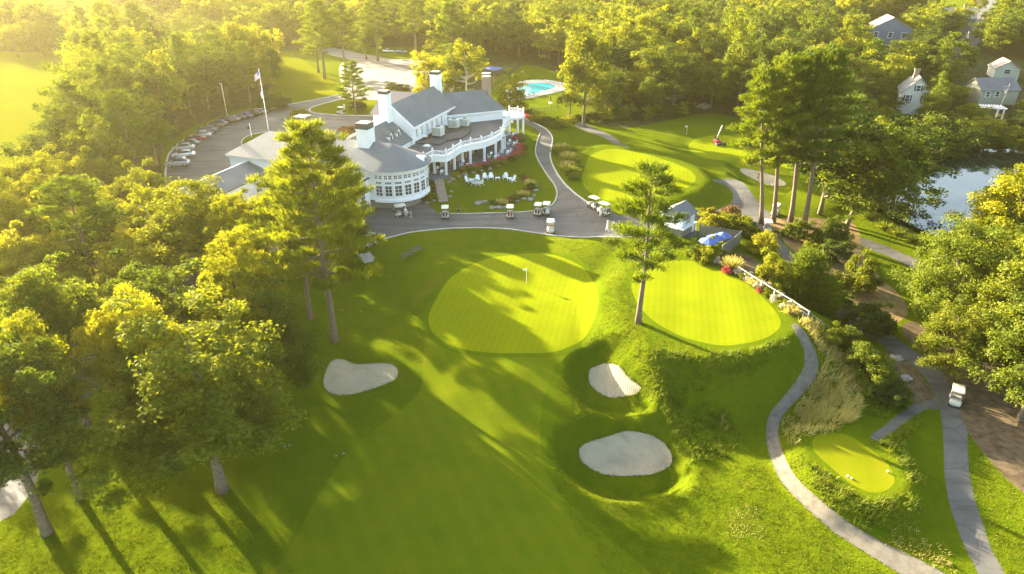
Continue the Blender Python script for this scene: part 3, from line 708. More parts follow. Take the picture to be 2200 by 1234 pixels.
used_names = {}
def tree(kind, x, y, h, r=None, name='tree', label='', group=None, rot=None, cat='tree', zoff=0, crown='crown', lean=None):
    Rr, H, tm, cm = protos[kind]
    s = h/H; rs = (r/Rr) if r else s
    e = empty(name, (x, y, hz(x, y)+zoff), rot if rot is not None else random.uniform(0, 6.28), label, cat, group, (rs, rs, s))
    if lean: e.rotation_euler = (lean[0], lean[1], 0)
    obj('trunk', tm, e); obj(crown, cm, e)
    return e
def top_at(px, py, h, zg=0):
    """ground spot of a tree of height h whose tip shows at a pixel"""
    x, y = P(px, py, h+zg); return x, y
random.seed(11)
A_, B_ = 'oak_tree', 'pine_tree'
hero = [
 # kind, x, y, h, r, name, label
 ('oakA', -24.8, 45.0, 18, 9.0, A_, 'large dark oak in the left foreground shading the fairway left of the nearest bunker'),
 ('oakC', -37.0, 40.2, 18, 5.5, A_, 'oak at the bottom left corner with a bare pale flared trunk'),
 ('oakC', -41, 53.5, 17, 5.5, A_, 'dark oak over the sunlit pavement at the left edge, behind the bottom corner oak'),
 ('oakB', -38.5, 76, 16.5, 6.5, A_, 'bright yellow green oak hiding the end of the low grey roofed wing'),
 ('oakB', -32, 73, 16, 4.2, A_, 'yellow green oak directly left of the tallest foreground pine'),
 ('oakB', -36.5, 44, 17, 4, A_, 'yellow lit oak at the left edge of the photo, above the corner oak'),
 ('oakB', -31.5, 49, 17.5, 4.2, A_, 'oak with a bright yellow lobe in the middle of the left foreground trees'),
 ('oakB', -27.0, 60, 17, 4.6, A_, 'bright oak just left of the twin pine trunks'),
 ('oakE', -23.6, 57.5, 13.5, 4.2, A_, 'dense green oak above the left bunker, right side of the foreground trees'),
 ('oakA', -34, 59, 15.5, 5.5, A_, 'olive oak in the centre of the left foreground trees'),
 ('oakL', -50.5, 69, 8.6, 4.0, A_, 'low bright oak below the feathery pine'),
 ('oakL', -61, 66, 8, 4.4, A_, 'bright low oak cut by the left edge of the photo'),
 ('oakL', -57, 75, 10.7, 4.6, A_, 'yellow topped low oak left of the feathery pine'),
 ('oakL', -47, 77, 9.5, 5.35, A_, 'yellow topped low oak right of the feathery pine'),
 ('oakL', -65, 75, 10.3, 5.1, A_, 'low oak at the left edge beside the feathery pine'),
 ('oakL', -66, 85, 12.6, 4.85, A_, 'low oak at the left edge above the feathery pine'),
 ('oakL', -55, 88, 11.4, 4.6, A_, 'low oak just above the feathery pine'),
 ('oakL', -66, 95, 12.2, 5.35, A_, 'low oak at the left edge below the pale fairway'),
 ('oakL', -57, 98, 11.0, 5.1, A_, 'yellow oak close beside the lowest parked cars'),
 ('oakL', -74, 92, 11.8, 4.85, A_, 'low oak cut by the left edge below the pale fairway'),
 ('oakL', -47, 88, 12.6, 4.6, A_, 'low oak beside the bottom end of the parking lot'),
 ('oakL', -42.5, 69, 7.8, 4.0, A_, 'low oak in the middle of the left foreground trees'),
 ('oakL', -75, 104, 12.2, 5.1, A_, 'oak at the left edge nearest the pale fairway'),
 ('oakL', -66, 106, 11.0, 4.85, A_, 'oak between the parked cars and the left edge'),
 ('oakL', -40, 86, 11.8, 4.6, A_, 'low oak hiding the bottom of the west wing'),
 ('pineM2', -54.5, 81, 15, 6.2, B_, 'pale feathery pine among the left foreground oaks'),
 ('pineN1', -20.7, 69.0, 24.5, 7.8, B_, 'tallest foreground pine whose crown covers the clubhouse corner'),
 ('pineN2', -24.8, 74.5, 19, 5.5, B_, 'second pine trunk close behind the tallest foreground pine'),
 ('pineN2', -28.2, 87, 11.5, 4.4, B_, 'third pine behind the tallest foreground pine, close to the building'),
 ('oakL', -33, 103, 11, 5.2, A_, 'leafy tree in the paved court, half hidden behind the tallest foreground pine'),
 ('oakL', -29.5, 96.5, 10.6, 5.0, A_, 'tree under the branches of the tallest foreground pine, close to the porch'),
 ('oakL', -34, 109, 9, 4, A_, 'tree against the front wall of the long roofed wing'),
 ('oakL', -24.5, 90, 9.6, 4.2, A_, 'small tree at the kerb behind the tallest foreground pine'),
 ('oakL', -28, 104.5, 9.2, 4.0, A_, 'tree close to the balcony corner behind the tallest foreground pine'),
 ('oakL', -38, 93, 9, 4, A_, 'small oak in the paved court in front of the low grey roofed wing'),
 ('pineN2', 14.7, 69.5, 18.2, 5.4, B_, 'lone pine between the two front putting greens'),
 ('pineM1', 41.3, 107.0, 24.5, 5.0, B_, 'leftmost tall pine of the five by the cart path junction'),
 ('pineM1', 43.6, 107.8, 26, 5.4, B_, 'second tall pine from the left by the cart path junction'),
 ('pineM1', 46.8, 108.6, 26.5, 5.6, B_, 'slim middle pine of the tall group by the cart path junction'),
 ('pineM1', 48.6, 107.2, 27.5, 5.8, B_, 'thick trunked pine at the right of the tall group by the junction'),
 ('midC', 54, 114, 21, 6.5, A_, 'dark leafy crown filling the gap between the tall pines and the leaning oak'),
 ('oakD', 53.5, 75, 15.5, 6.6, A_, 'big round bright green tree right of the lower cart path'),
 ('oakB', 65.5, 82.5, 20, 8, A_, 'tall yellow green tree at the right edge below the pond'),
 ('oakE', 53.5, 58.5, 14.5, 5.6, A_, 'light green tree at the right edge above the driving golf cart'),
 ('oakE', 57, 67, 17, 6.5, A_, 'tree at the right edge between the pond tree and the cart path tree'),
 ('oakE', 78, 94, 12, 5, A_, 'olive tree on the near bank of the pond at the right edge'),
 ('oakE', 50, 67, 9, 4.2, A_, 'smaller leafy tree between the big round tree and the driving golf cart'),
 ('oakE', 62, 76, 15, 6, A_, 'tree behind the big round tree at the right edge'),
 ('midD', -15, 186, 17, 4, 'maple_tree', 'dark leafy tree close behind the white branched tree by the clubhouse'),
 ('paleT', -12, 184, 18, 7, 'birch_tree', 'open tree with bare white branches behind the clubhouse'),
 ('midB', -22, 190, 15, 4.5, 'maple_tree', 'yellow green tree left of the white branched tree'),
 ('midB', -.4, 174, 11.5, 4.0, 'maple_tree', 'round golden tree beside the brick chimney'),
 ('midB', 17.3, 167, 27, 6.2, 'elm_tree', 'very tall tree with a long bare trunk beside the upper cart path'),
 ('slim', 14.6, 175, 19, 1.8, 'poplar_tree', 'slim ivy clad tree left of the very tall bare trunk'),
 ('pineM2', -40.5, 180, 13, 4.3, B_, 'small pine on the lawn patch behind the clubhouse drive'),
 ('pineM1', -61, 232, 23, 6.5, B_, 'tall pine group member beside the narrow fairway path, nearest the camera'),
 ('pineM1', -56, 240, 22, 5.5, B_, 'tall pine right of the narrow fairway path near the far parking lot'),
 ('pineM2', -66, 244, 21, 6, B_, 'tall pine left in the clump beside the narrow fairway path'),
 ('pineM1', -50, 268, 22, 6, B_, 'pine behind the far parking lot, left one'),
 ('pineM1', -36, 272, 24, 6, B_, 'pine behind the far parking lot, right one'),
 ('midA', -55, 272, 15, 5, 'maple_tree', 'maple behind the far parking lot between the pines'),
 ('midA', 56.5, 109, 17, 7.0, A_, 'oak leaning right over the pond edge beside the tall pines'),
 ('midC', 66, 119, 17.5, 7.5, A_, 'dark oak at the pond edge behind the leaning oak'),
 ('midC', 76, 131, 18, 8, A_, 'dark oak overhanging the upper side of the pond'),
]
tilt = {'leftmost tall': -.15, 'second tall': -.10, 'slim middle': -.08, 'thick trunked': -.05, 'oak leaning': .24}
for k, x, y, h, r, nm, lb in hero:
    tl = [v for q, v in tilt.items() if lb.startswith(q)]
    e = tree(k, x, y, h, r, nm, lb, rot=0 if tl else None)
    if tl: e.rotation_euler = (0, tl[0], 0)
# two round trees on the far left fairway edge
for px, r, lb in ((40, 6, 'reddish round tree at the far end of the left fairway'), (90, 5, 'small round tree at the far end of the left fairway, right of the reddish one'), (118, 5, 'round tree at the right of the far fairway end, against the wood')):
    x, y = P(px, 122, 0); tree('midB' if px == 40 else 'midC', x, y, 13, r, 'maple_tree', lb)

# ------------------------------------------------------------------ the woods
wood = [  # world polygons of tree stands (trunk positions) with a phrase, min/max height
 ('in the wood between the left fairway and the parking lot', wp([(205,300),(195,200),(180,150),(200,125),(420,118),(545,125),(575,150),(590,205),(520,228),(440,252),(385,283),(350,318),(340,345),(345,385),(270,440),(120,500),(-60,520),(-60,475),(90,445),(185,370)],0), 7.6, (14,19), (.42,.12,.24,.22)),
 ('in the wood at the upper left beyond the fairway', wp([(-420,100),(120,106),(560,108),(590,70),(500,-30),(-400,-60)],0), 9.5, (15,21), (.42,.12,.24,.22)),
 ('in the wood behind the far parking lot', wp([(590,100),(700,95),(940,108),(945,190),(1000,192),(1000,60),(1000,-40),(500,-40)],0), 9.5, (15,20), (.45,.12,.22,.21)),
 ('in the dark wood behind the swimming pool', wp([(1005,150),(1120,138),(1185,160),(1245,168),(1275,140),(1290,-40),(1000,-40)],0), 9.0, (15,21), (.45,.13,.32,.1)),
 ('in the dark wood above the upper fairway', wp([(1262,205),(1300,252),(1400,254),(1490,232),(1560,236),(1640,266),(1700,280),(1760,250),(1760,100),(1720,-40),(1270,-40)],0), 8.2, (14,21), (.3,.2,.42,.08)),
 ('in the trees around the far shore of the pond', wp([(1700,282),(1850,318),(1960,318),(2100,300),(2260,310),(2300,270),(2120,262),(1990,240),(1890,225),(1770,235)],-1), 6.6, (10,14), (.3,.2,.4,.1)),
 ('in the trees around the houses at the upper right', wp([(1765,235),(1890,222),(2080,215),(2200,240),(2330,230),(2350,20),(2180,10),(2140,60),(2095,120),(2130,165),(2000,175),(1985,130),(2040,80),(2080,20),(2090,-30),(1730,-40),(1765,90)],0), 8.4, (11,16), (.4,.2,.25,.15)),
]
clear = [catmull(wp(c, 0), 3) for c in (
 [(1845,72),(1950,72),(1960,118),(1945,150),(1850,150)], [(1990,22),(2075,22),(2080,62),(2000,75)],
 [(1920,190),(1990,180),(2000,225),(1975,255),(1925,250)], [(2090,128),(2200,120),(2250,150),(2240,215),(2090,215)], [(2090,225),(2160,222),(2165,262),(2100,268)],
 [(2010,100),(2100,100),(2090,165),(2010,160)], [(2060,110),(2130,-30),(2170,-30),(2110,100)], [(1040,120),(1235,150),(1262,205),(1210,240),(1080,235)])]
rs = random.Random(77)
cells_ = {}
spots = []
for hx, hy in [(h[1], h[2]) for h in hero]: cells_.setdefault((int(hx//6), int(hy//6)), []).append((hx, hy))
def free(x, y, d):
    a, b = int(x//6), int(y//6)
    for da in (-2,-1,0,1,2):
        for db in (-2,-1,0,1,2):
            for u, v in cells_.get((a+da, b+db), ()):
                if (u-x)**2+(v-y)**2 < d*d: return False
    return True
for wi, (phrase, poly, sp, hh, mixp) in enumerate(wood):
    poly = np.array(poly); poly[:,1] = np.minimum(poly[:,1], 430)
    x0, y0 = poly.min(0); x1, y1 = poly.max(0)
    x0 = max(x0, -330); x1 = min(x1, 330)
    tries = int((x1-x0)*(y1-y0)/(sp*sp)*9)
    cand = np.stack([rng.uniform(x0, x1, tries), rng.uniform(y0, y1, tries)], 1)
    ok = inside(cand[:,0], cand[:,1], poly)
    for c in clear: ok &= ~inside(cand[:,0], cand[:,1], c)
    ok &= np.abs(cand[:,0]) < cand[:,1]*.86+25
    for x, y in cand[ok]:
        if free(x, y, sp*.86):
            cells_.setdefault((int(x//6), int(y//6)), []).append((x, y))
            spots.append((math.hypot(x, y), x, y, wi))
spots.sort()
print('wood trees', len(spots))
LM = [(*P(a, b, 0), c) for a, b, c in [(345, 350, 'beside the lowest parked cars'), (400, 300, 'close behind the red parked car'), (460, 265, 'close behind the middle of the parked cars'), (520, 243, 'behind the far end of the parked cars'), (575, 222, 'next to the wide dark bush'), (590, 180, 'at the near side of the strip fairway'), (575, 140, 'at the far corner of the strip fairway'), (210, 320, 'nearest the pale left fairway'), (200, 230, 'halfway up the edge of the left fairway'), (185, 160, 'at the far corner of the left fairway'), (300, 330, 'left of the lowest parked cars'), (280, 260, 'deep in the left wood, nearer side'), (330, 200, 'in the middle of the left wood'), (430, 180, 'in the left wood behind the light pole'), (480, 140, 'at the back of the left wood'), (300, 140, 'in the far part of the left wood'), (150, 450, 'at the near end of the left wood'), (20, 500, 'at the left edge beside the foreground oaks'), (640, 96, 'behind the sand at the strip fairway end'), (720, 96, 'left behind the far parking lot'), (800, 98, 'straight behind the far parking lot'), (900, 102, 'right behind the far parking lot'), (960, 170, 'behind the tall far chimney'), (1030, 140, 'behind the white branched tree'), (1100, 140, 'behind the pool, left part'), (1170, 150, 'behind the middle of the pool'), (1240, 160, 'behind the white shed'), (1290, 240, 'right of the very tall bare trunk'), (1340, 250, 'above the left end of the upper fairway'), (1400, 250, 'at the lawn edge above the practice green'), (1450, 240, 'just left of the big pale boulder'), (1520, 220, 'behind the big pale boulder'), (1580, 240, 'just right of the big pale boulder'), (1640, 262, 'left of the tall pine group'), (1700, 270, 'behind the tall pine group'), (1330, 170, 'deep in the dark wood, left part'), (1430, 170, 'deep in the dark wood, middle part'), (1530, 170, 'deep in the dark wood, right part'), (1650, 190, 'in the dark wood above the tall pines'), (1760, 300, 'at the left end of the far pond shore'), (1850, 310, 'on the far pond shore behind the dark oak'), (1930, 305, 'on the middle of the far pond shore'), (2020, 295, 'on the far pond shore below the cream house'), (2120, 285, 'on the far pond shore below the pergola'), (2220, 290, 'on the far pond shore at the right edge'), (1900, 240, 'just left below the cream house'), (1990, 225, 'just right of the cream house'), (2060, 190, 'between the cream house and the olive house'), (2180, 235, 'beside the pergola at the right edge'), (1790, 160, 'left of the garage and blue grey house'), (1820, 220, 'above the tall pines, left of the cream house'), (1960, 170, 'between the street and the cream house'), (2200, 100, 'right of the street utility poles')]]
NIND = 300
descr = {'midA': ('maple_tree', 'green broadleaf tree'), 'midB': ('maple_tree', 'yellow green broadleaf tree'), 'midC': ('oak_tree', 'dark green oak'), 'midD': ('maple_tree', 'small green broadleaf tree'), 'pineM2': ('pine_tree', 'tall pine'),
         'farA': ('maple_tree', 'green broadleaf tree'), 'farB': ('maple_tree', 'yellow green broadleaf tree'), 'farC': ('oak_tree', 'dark green oak'), 'pineF': ('pine_tree', 'tall pine')}
far_pts = []
for i, (d, x, y, wi) in enumerate(spots):
    phrase, poly, sp, hh, mp = wood[wi]
    q = rs.random(); k = 0 if q < mp[0] else 1 if q < mp[0]+mp[1] else 2 if q < mp[0]+mp[1]+mp[2] else 3
    h = rs.uniform(*hh); r = rs.uniform(.44, .78)*sp*1.1
    h *= rs.uniform(.85, 1.12)
    w_ = x*.69+y*.72; c_ = y*cT+(CAM_H-h)*sT; ppx = 1100+FPX*x/c_
    if 94 < w_ < 145 and y > 222 and x < -68: h = min(h, 9.5)          # open glades towards the sun
    if 138 < w_ < 163 and 182 < y < 250 and -45 < x < 45: h = min(h, 9.5)
    if wi == 5 and 1880 < ppx < 2020: h = min(h, 6.5)
    if wi in (5, 6) and 2050 < ppx and 150 < y < 215: h = min(h, 6)
    if wi == 6 and 1900 < ppx < 2010 and y < 200: h = min(h, 6)
    if i < NIND:
        near_ = d < 235
        kind = (['midA', 'midB', 'midC', 'pineM2'] if near_ else ['farA', 'farB', 'farC', 'pineF'])[k]
        if near_ and k == 0 and rs.random() < .3: kind = 'midD'
        nm, ds = descr[kind]
        hw = 'low' if h < hh[0]+(hh[1]-hh[0])/3 else 'middling' if h < hh[0]+2*(hh[1]-hh[0])/3 else 'tall'
        lm = min(LM, key=lambda q: (q[0]-x)**2+(q[1]-y)**2)[2]
        far_ = '' if True else ''
        lb = '%s %s %s' % (hw, ds.replace('tall ', '').replace('small ', ''), lm)
        tree(kind, x, y, h if k != 3 else h*1.12, r if k != 3 else r*.8, nm, lb, lb)
    else: far_pts.append((x, y, k, h, r))
# the rest of the wood reads as one mass: instances on points
fm = bpy.data.meshes.new('distant_wood')
fm.from_pydata([(p[0], p[1], -.2) for p in far_pts], [], [])
for nm, vals, ty in (('kd', [p[2] for p in far_pts], 'INT'), ('rz', [rs.uniform(0, 6.28) for _ in far_pts], 'FLOAT'),
                     ('sr', [p[4]/6 for p in far_pts], 'FLOAT'), ('sh', [p[3]/17 for p in far_pts], 'FLOAT')):
    a = fm.attributes.new(nm, ty, 'POINT'); a.data.foreach_set('value', vals)
dw = tag(obj('distant_wood', fm), kind='stuff')
ng = bpy.data.node_groups.new('wood_scatter', 'GeometryNodeTree')
ng.interface.new_socket('Geometry', in_out='INPUT', socket_type='NodeSocketGeometry')
ng.interface.new_socket('Geometry', in_out='OUTPUT', socket_type='NodeSocketGeometry')
gi = ng.nodes.new('NodeGroupInput'); go = ng.nodes.new('NodeGroupOutput'); jn = ng.nodes.new('GeometryNodeJoinGeometry')
def attr(nm, ty):
    a = ng.nodes.new('GeometryNodeInputNamedAttribute'); a.data_type = ty; a.inputs['Name'].default_value = nm
    return a.outputs['Attribute']
cr = ng.nodes.new('ShaderNodeCombineXYZ'); ng.links.new(attr('rz', 'FLOAT'), cr.inputs[2])
cs = ng.nodes.new('ShaderNodeCombineXYZ')
sr_ = attr('sr', 'FLOAT'); ng.links.new(sr_, cs.inputs[0]); ng.links.new(sr_, cs.inputs[1]); ng.links.new(attr('sh', 'FLOAT'), cs.inputs[2])
holders = {}
for o in list(col.objects):
    if o.name.startswith('crown') and o.data in (protos[k][3] for k in ('farA', 'farB', 'farC', 'pineF')): holders.setdefault(o.data.name, o)
for i, k in enumerate(('farA', 'farB', 'farC', 'pineF')):
    hold = holders.get(protos[k][3].name)
    if hold is None: print('no holder', k); continue
    oi = ng.nodes.new('GeometryNodeObjectInfo'); oi.inputs['Object'].default_value = hold; oi.transform_space = 'ORIGINAL'
    ip = ng.nodes.new('GeometryNodeInstanceOnPoints'); cmp_ = ng.nodes.new('FunctionNodeCompare'); cmp_.data_type = 'INT'; cmp_.operation = 'EQUAL'
    ng.links.new(attr('kd', 'INT'), [s for s in cmp_.inputs if s.type == 'INT'][0]); [s for s in cmp_.inputs if s.type == 'INT'][1].default_value = i
    ng.links.new(gi.outputs[0], ip.inputs['Points']); ng.links.new(cmp_.outputs[0], ip.inputs['Selection'])
    ng.links.new(oi.outputs['Geometry'], ip.inputs['Instance']); ng.links.new(cr.outputs[0], ip.inputs['Rotation']); ng.links.new(cs.outputs[0], ip.inputs['Scale'])
    ng.links.new(ip.outputs[0], jn.inputs[0])
ng.links.new(jn.outputs[0], go.inputs[0])
dw.modifiers.new('scatter', 'NODES').node_group = ng
# ------------------------------------------------------------------ clubhouse
M['white'] = plain('white_paint', (.80,.80,.78), .55, var=.04, scale=.6)
M['slate'] = None
def roofmat(name, a, b_, rows=5.0, ang=0):
    m, n, l, b = nt(name); co = objco(n)
    c = ramp(n, l, noise(n, l, .35, 5, .65, co, .4), [(.3, a), (.7, b_)])
    br = n.new('ShaderNodeTexBrick'); br.inputs['Scale'].default_value = rows; br.inputs['Mortar Size'].default_value = .03
    br.inputs['Color1'].default_value = (.85,.85,.85,1); br.inputs['Color2'].default_value = (1.15,1.15,1.15,1); br.inputs['Mortar'].default_value = (.6,.6,.6,1)
    mp = n.new('ShaderNodeMapping'); mp.inputs['Rotation'].default_value = (0, 0, ang)
    l.new(co, mp.inputs['Vector']); l.new(mp.outputs[0], br.inputs['Vector'])
    l.new(mix(n, l, .7, c, br.outputs['Color'], 'MULTIPLY'), b.inputs['Base Color'])
    b.inputs['Roughness'].default_value = .75
    return m
M['slate'] = roofmat('roof_shingles', (.105,.12,.122), (.15,.163,.163), 2.2)
M['brownroof'] = roofmat('brown_shingles', (.16,.14,.13), (.22,.19,.175), 2.2)
M['membrane'] = plain('roof_membrane', (.085,.08,.075), .85, var=.25, scale=.5)
M['membrane2'] = plain('roof_membrane_dark', (.06,.057,.052), .85, var=.25, scale=.5)
M['glass'] = plain('window_glass', (.035,.05,.055), .08, var=.3, scale=.8, spec=.8)
M['stonewall'] = None
def stonemat():
    m, n, l, b = nt('field_stone'); co = objco(n)
    v = n.new('ShaderNodeTexVoronoi'); v.inputs['Scale'].default_value = 2.2; l.new(co, v.inputs['Vector'])
    v2 = n.new('ShaderNodeTexVoronoi'); v2.feature = 'DISTANCE_TO_EDGE'; v2.inputs['Scale'].default_value = 2.2; l.new(co, v2.inputs['Vector'])
    c = mix(n, l, .6, (.26,.235,.19), v.outputs['Color'], 'MULTIPLY')
    c = mix(n, l, .5, (.27,.24,.20), c)
    c = mix(n, l, ramp(n, l, v2.outputs['Distance'], [(.0,(0,0,0)),(.06,(1,1,1))]), (.09,.08,.07), c)
    l.new(c, b.inputs['Base Color']); b.inputs['Roughness'].default_value = .9
    bump(n, l, b, v2.outputs['Distance'], .6, .05)
    return m
M['stonewall'] = stonemat()
M['dark'] = plain('dark_metal', (.03,.03,.03), .5, var=.2)
M['cap'] = plain('chimney_cap', (.07,.065,.055), .7, var=.2)
M['hvac'] = plain('unit_metal', (.55,.56,.50), .5, var=.1)
M['door'] = plain('brown_door', (.14,.06,.03), .5, var=.2)
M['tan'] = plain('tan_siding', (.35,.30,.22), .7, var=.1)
M['brick'] = None
def brickmat():
    m, n, l, b = nt('old_brick'); co = objco(n)
    br = n.new('ShaderNodeTexBrick'); br.inputs['Scale'].default_value = 3.5; br.inputs['Mortar Size'].default_value = .02
    br.inputs['Color1'].default_value = (.30,.19,.12,1); br.inputs['Color2'].default_value = (.22,.15,.10,1); br.inputs['Mortar'].default_value = (.35,.32,.27,1)
    mp = n.new('ShaderNodeMapping'); mp.inputs['Rotation'].default_value = (R(90), 0, 0)
    l.new(co, mp.inputs['Vector']); l.new(mp.outputs[0], br.inputs['Vector'])
    l.new(br.outputs['Color'], b.inputs['Base Color']); b.inputs['Roughness'].default_value = .9
    return m
M['brick'] = brickmat()

club = empty('clubhouse', (CX, CY, 0), ROTZ, 'rambling white clubhouse with grey roofs, curved glazed end and colonnaded terrace', 'clubhouse')
ZB = -.6
def PL(px, py, z):
    x, y = P(px, py, z); a, b = x-CX, y-CY
    return (a*UX+b*UY, a*VX+b*VY)
def part(mb, name, mat, parent=club, **kw): return mb.build(name, M[mat], parent, **kw)
def gable_roof(a0, a1, b0, b1, ze, zr, ridge='b', hip0=0, hip1=0, t=.22, ra=None):
    """solid gabled or hipped roof; ridge runs along b (or a)"""
    mb = MB()
    if ridge == 'b':
        rm = (a0+a1)/2 if ra is None else ra
        for dz in (0,):
            vs_ = [(a0,b0,ze),(a1,b0,ze),(a1,b1,ze),(a0,b1,ze),(rm,b0+hip0,zr),(rm,b1-hip1,zr)]
    else:
        rm = (b0+b1)/2 if ra is None else ra
        vs_ = [(a0,b0,ze),(a0,b1,ze),(a1,b1,ze),(a1,b0,ze),(a0+hip0,rm,zr),(a1-hip1,rm,zr)]
    lo = [(x,y,z-t) for x,y,z in vs_[:4]]
    v = vs_+lo
    f = [(0,1,4),(1,2,5,4),(2,3,5),(3,0,4,5),(6,7,8,9),(0,6,7,1),(1,7,8,2),(2,8,9,3),(3,9,6,0)]
    mb.add(v, f)
    return mb
def flatmesh(o):
    return o
# front wing and rotunda walls
RA0, RA1 = R(-90), R(80)
arc = lambda r, a0=RA0, a1=RA1, n=28: [(r*math.cos(a0+(a1-a0)*k/n), r*math.sin(a0+(a1-a0)*k/n)) for k in range(n+1)]
part(MB().prism([(-30,-5.9),(-25,-5.9)]+[(-1,-5.9)]+arc(5.98)+[(-1,5.9),(-30,5.9)], 1.45, 6.75), 'wall', 'white')
part(MB().prism([(-30,-5.6)]+arc(5.65)+[(-30,5.6)], ZB, 1.45), 'stone_base', 'stonewall')
part(MB().prism(arc(6.22)+[(-.5,6.2),(-.5,-6.2)], 1.3, 1.62).prism(arc(6.14)+[(-.5,6.1),(-.5,-6.1)], 1.62, 1.85), 'skirt', 'white')
mb = MB()
for z0, z1, r in ((6.25,6.5,6.22),(6.5,6.78,6.5)):
    mb.prism(arc(r, RA0, RA1)+[(-30,r),(-30.2,-r)], z0, z1)
part(mb, 'cornice', 'white')
for z0, z1 in ((4.28,4.38),(5.05,5.15)):
    part(MB().prism(arc(6.08)+[(-.5,6.05),(-.5,-6.05)], z0, z1), 'trim_band', 'white')
# roof of the front wing: hip on the left, half cone on the right
mb = MB(); a_ = arc(6.75, R(-90), R(90), 32)
vs_ = [(-30.4,-6.75,6.8),(-30.4,6.75,6.8),(-25.2,0,9.9),(0,0,9.9)]+[(x,y,6.8) for x,y in a_]
nn_ = len(a_); f = [(0,4,3,2),(0,2,1),(1,2,3,4+nn_-1)]+[(4+i,5+i,3) for i in range(nn_-1)]
f.append(tuple([1,0]+list(range(4, 4+nn_)))[::-1])
mb.add(vs_, f); part(mb, 'roof', 'slate')
def chimney(a, b, w, z0, zt, mat='white', capm='cap', cap=1.0, d=None):
    d = d or w
    c = MB().box(a-w/2, a+w/2, b-d/2, b+d/2, z0, zt-cap)
    if capm: c.box(a-w/2-.06, a+w/2+.06, b-d/2-.06, b+d/2+.06, zt-cap-.18, zt-cap)
    ch = part(c, 'chimney', mat)
    if capm:
        k = MB().box(a-w/2+.03, a+w/2-.03, b-d/2+.03, b+d/2-.03, zt-cap, zt-.12).box(a-w/2-.05, a+w/2+.05, b-d/2-.05, b+d/2+.05, zt-.12, zt)
        k.build('chimney_cap', M[capm], ch)
        MB().box(a-w*.36, a+w*.36, b-d*.3, b+d*.3, zt, zt+.06).build('flue_cover', M['white'], ch)
    else:
        MB().box(a-w/2-.07, a+w/2+.07, b-d/2-.07, b+d/2+.07, zt-.9, zt-.65).box(a-w/2-.06, a+w/2+.06, b-d/2-.06, b+d/2+.06, zt-.2, zt+.02).build('chimney_cap', M['tan'], ch)
    return ch
chimney(-16.6, -1.3, 2.3, 8, 13.6)
chimney(-4.6, -.6, 2.3, 8, 13.3)
chimney(-8.0, 12.9, 1.9, 6, 15.9, cap=.55, d=1.6)
chimney(-7.3, 34.2, 1.9, 6, 16.0, cap=.55)
# link roof with dormers
part(MB().box(-13.5, -3.4, 3, 13.6, ZB, 6.9), 'link_wall', 'white')
part(gable_roof(-14.2, -3.0, 2.0, 13.62, 6.95, 10.4, ra=-7.6), 'link_roof', 'slate')
part(MB().box(-14.35, -14.15, 2, 13.6, 6.7, 6.97), 'gutter', 'white')
for b in (8.0, 11.0):
    mb = MB().wall([(b-.65,7.6),(b+.65,7.6),(b+.65,8.9),(b,9.7),(b-.65,8.9)], 'x', -6.6, -4.5)
    d = part(mb, 'dormer', 'white')
    MB().add([(-4.3,b-.85,8.78),(-4.3,b,9.85),(-7.4,b,9.85),(-7.4,b-.85,8.78),(-4.3,b+.85,8.78),(-7.4,b+.85,8.78)], [(0,1,2,3),(1,4,5,2)]).build('dormer_roof', M['slate'], d)
    MB().box(-4.52, -4.44, b-.28, b+.28, 7.8, 8.9).build('window', M['glass'], d)
# hall
mb = MB().box(-11.9, -3.1, 13.7, 33.3, ZB, 9.25)
part(mb, 'hall_wall', 'white')
part(MB().wall([(-11.9,9.2),(-3.1,9.2),(-7.5,12.9)], 'y', 13.7, 33.2), 'gable', 'white')
mb = MB().add([(-2.7,14.1,9.15),(-7.5,14.1,13.15),(-12.3,14.1,9.15),(-2.7,33.7,9.15),(-7.5,33.7,13.15),(-12.3,33.7,9.15),
               (-2.7,14.1,8.98),(-7.5,14.1,12.95),(-12.3,14.1,8.98),(-2.7,33.7,8.98),(-7.5,33.7,12.95),(-12.3,33.7,8.98)],
              [(0,3,4,1),(1,4,5,2),(6,7,10,9),(7,8,11,10),(0,6,9,3),(2,5,11,8),(0,1,7,6),(1,2,8,7),(3,9,10,4),(4,10,11,5)])
part(mb, 'hall_roof', 'slate')
mb = MB()
for s_ in (1, -1):
    mb.add([(-7.5+4.95*s_,13.66,8.95),(-7.5,13.66,13.07),(-7.5,13.66,12.55),(-7.5+4.5*s_,13.66,8.75),
            (-7.5+4.95*s_,14.12,8.95),(-7.5,14.12,13.07),(-7.5,14.12,12.55),(-7.5+4.5*s_,14.12,8.75)],
           [(0,1,2,3),(4,7,6,5),(0,4,5,1),(3,2,6,7),(0,3,7,4)])
part(mb, 'rake_board', 'white')
part(MB().box(-2.72, -2.55, 13.9, 33.8, 8.85, 9.12), 'gutter', 'white')
def window(M4, w, h, nx, ny, parent=club, fr=.09, depth=.1, name='window'):
    """frame of bars with a dark pane set behind; built in the wall plane (x across, z up, -y out)"""
    mb = MB(); mb.M = M4
    mb.box(-w/2-fr, w/2+fr, -depth, 0, -fr, 0).box(-w/2-fr, w/2+fr, -depth, 0, h, h+fr)
    mb.box(-w/2-fr, -w/2, -depth, 0, 0, h).box(w/2, w/2+fr, -depth, 0, 0, h)
    for i in range(1, nx): x = -w/2+w*i/nx; mb.box(x-.03, x+.03, -depth*.8, 0, 0, h)
    for i in range(1, ny): z = h*i/ny; mb.box(-w/2, w/2, -depth*.75, 0, z-.03, z+.03)
    o = mb.build(name, M['white'], parent)
    pn = MB(); pn.M = M4; pn.box(-w/2, w/2, -depth*.45, -depth*.2, 0, h).build('pane', M['glass'], o)
    return o
def at_(a, b, z, ang): return Matrix.Translation((a, b, z)) @ Matrix.Rotation(ang, 4, 'Z')
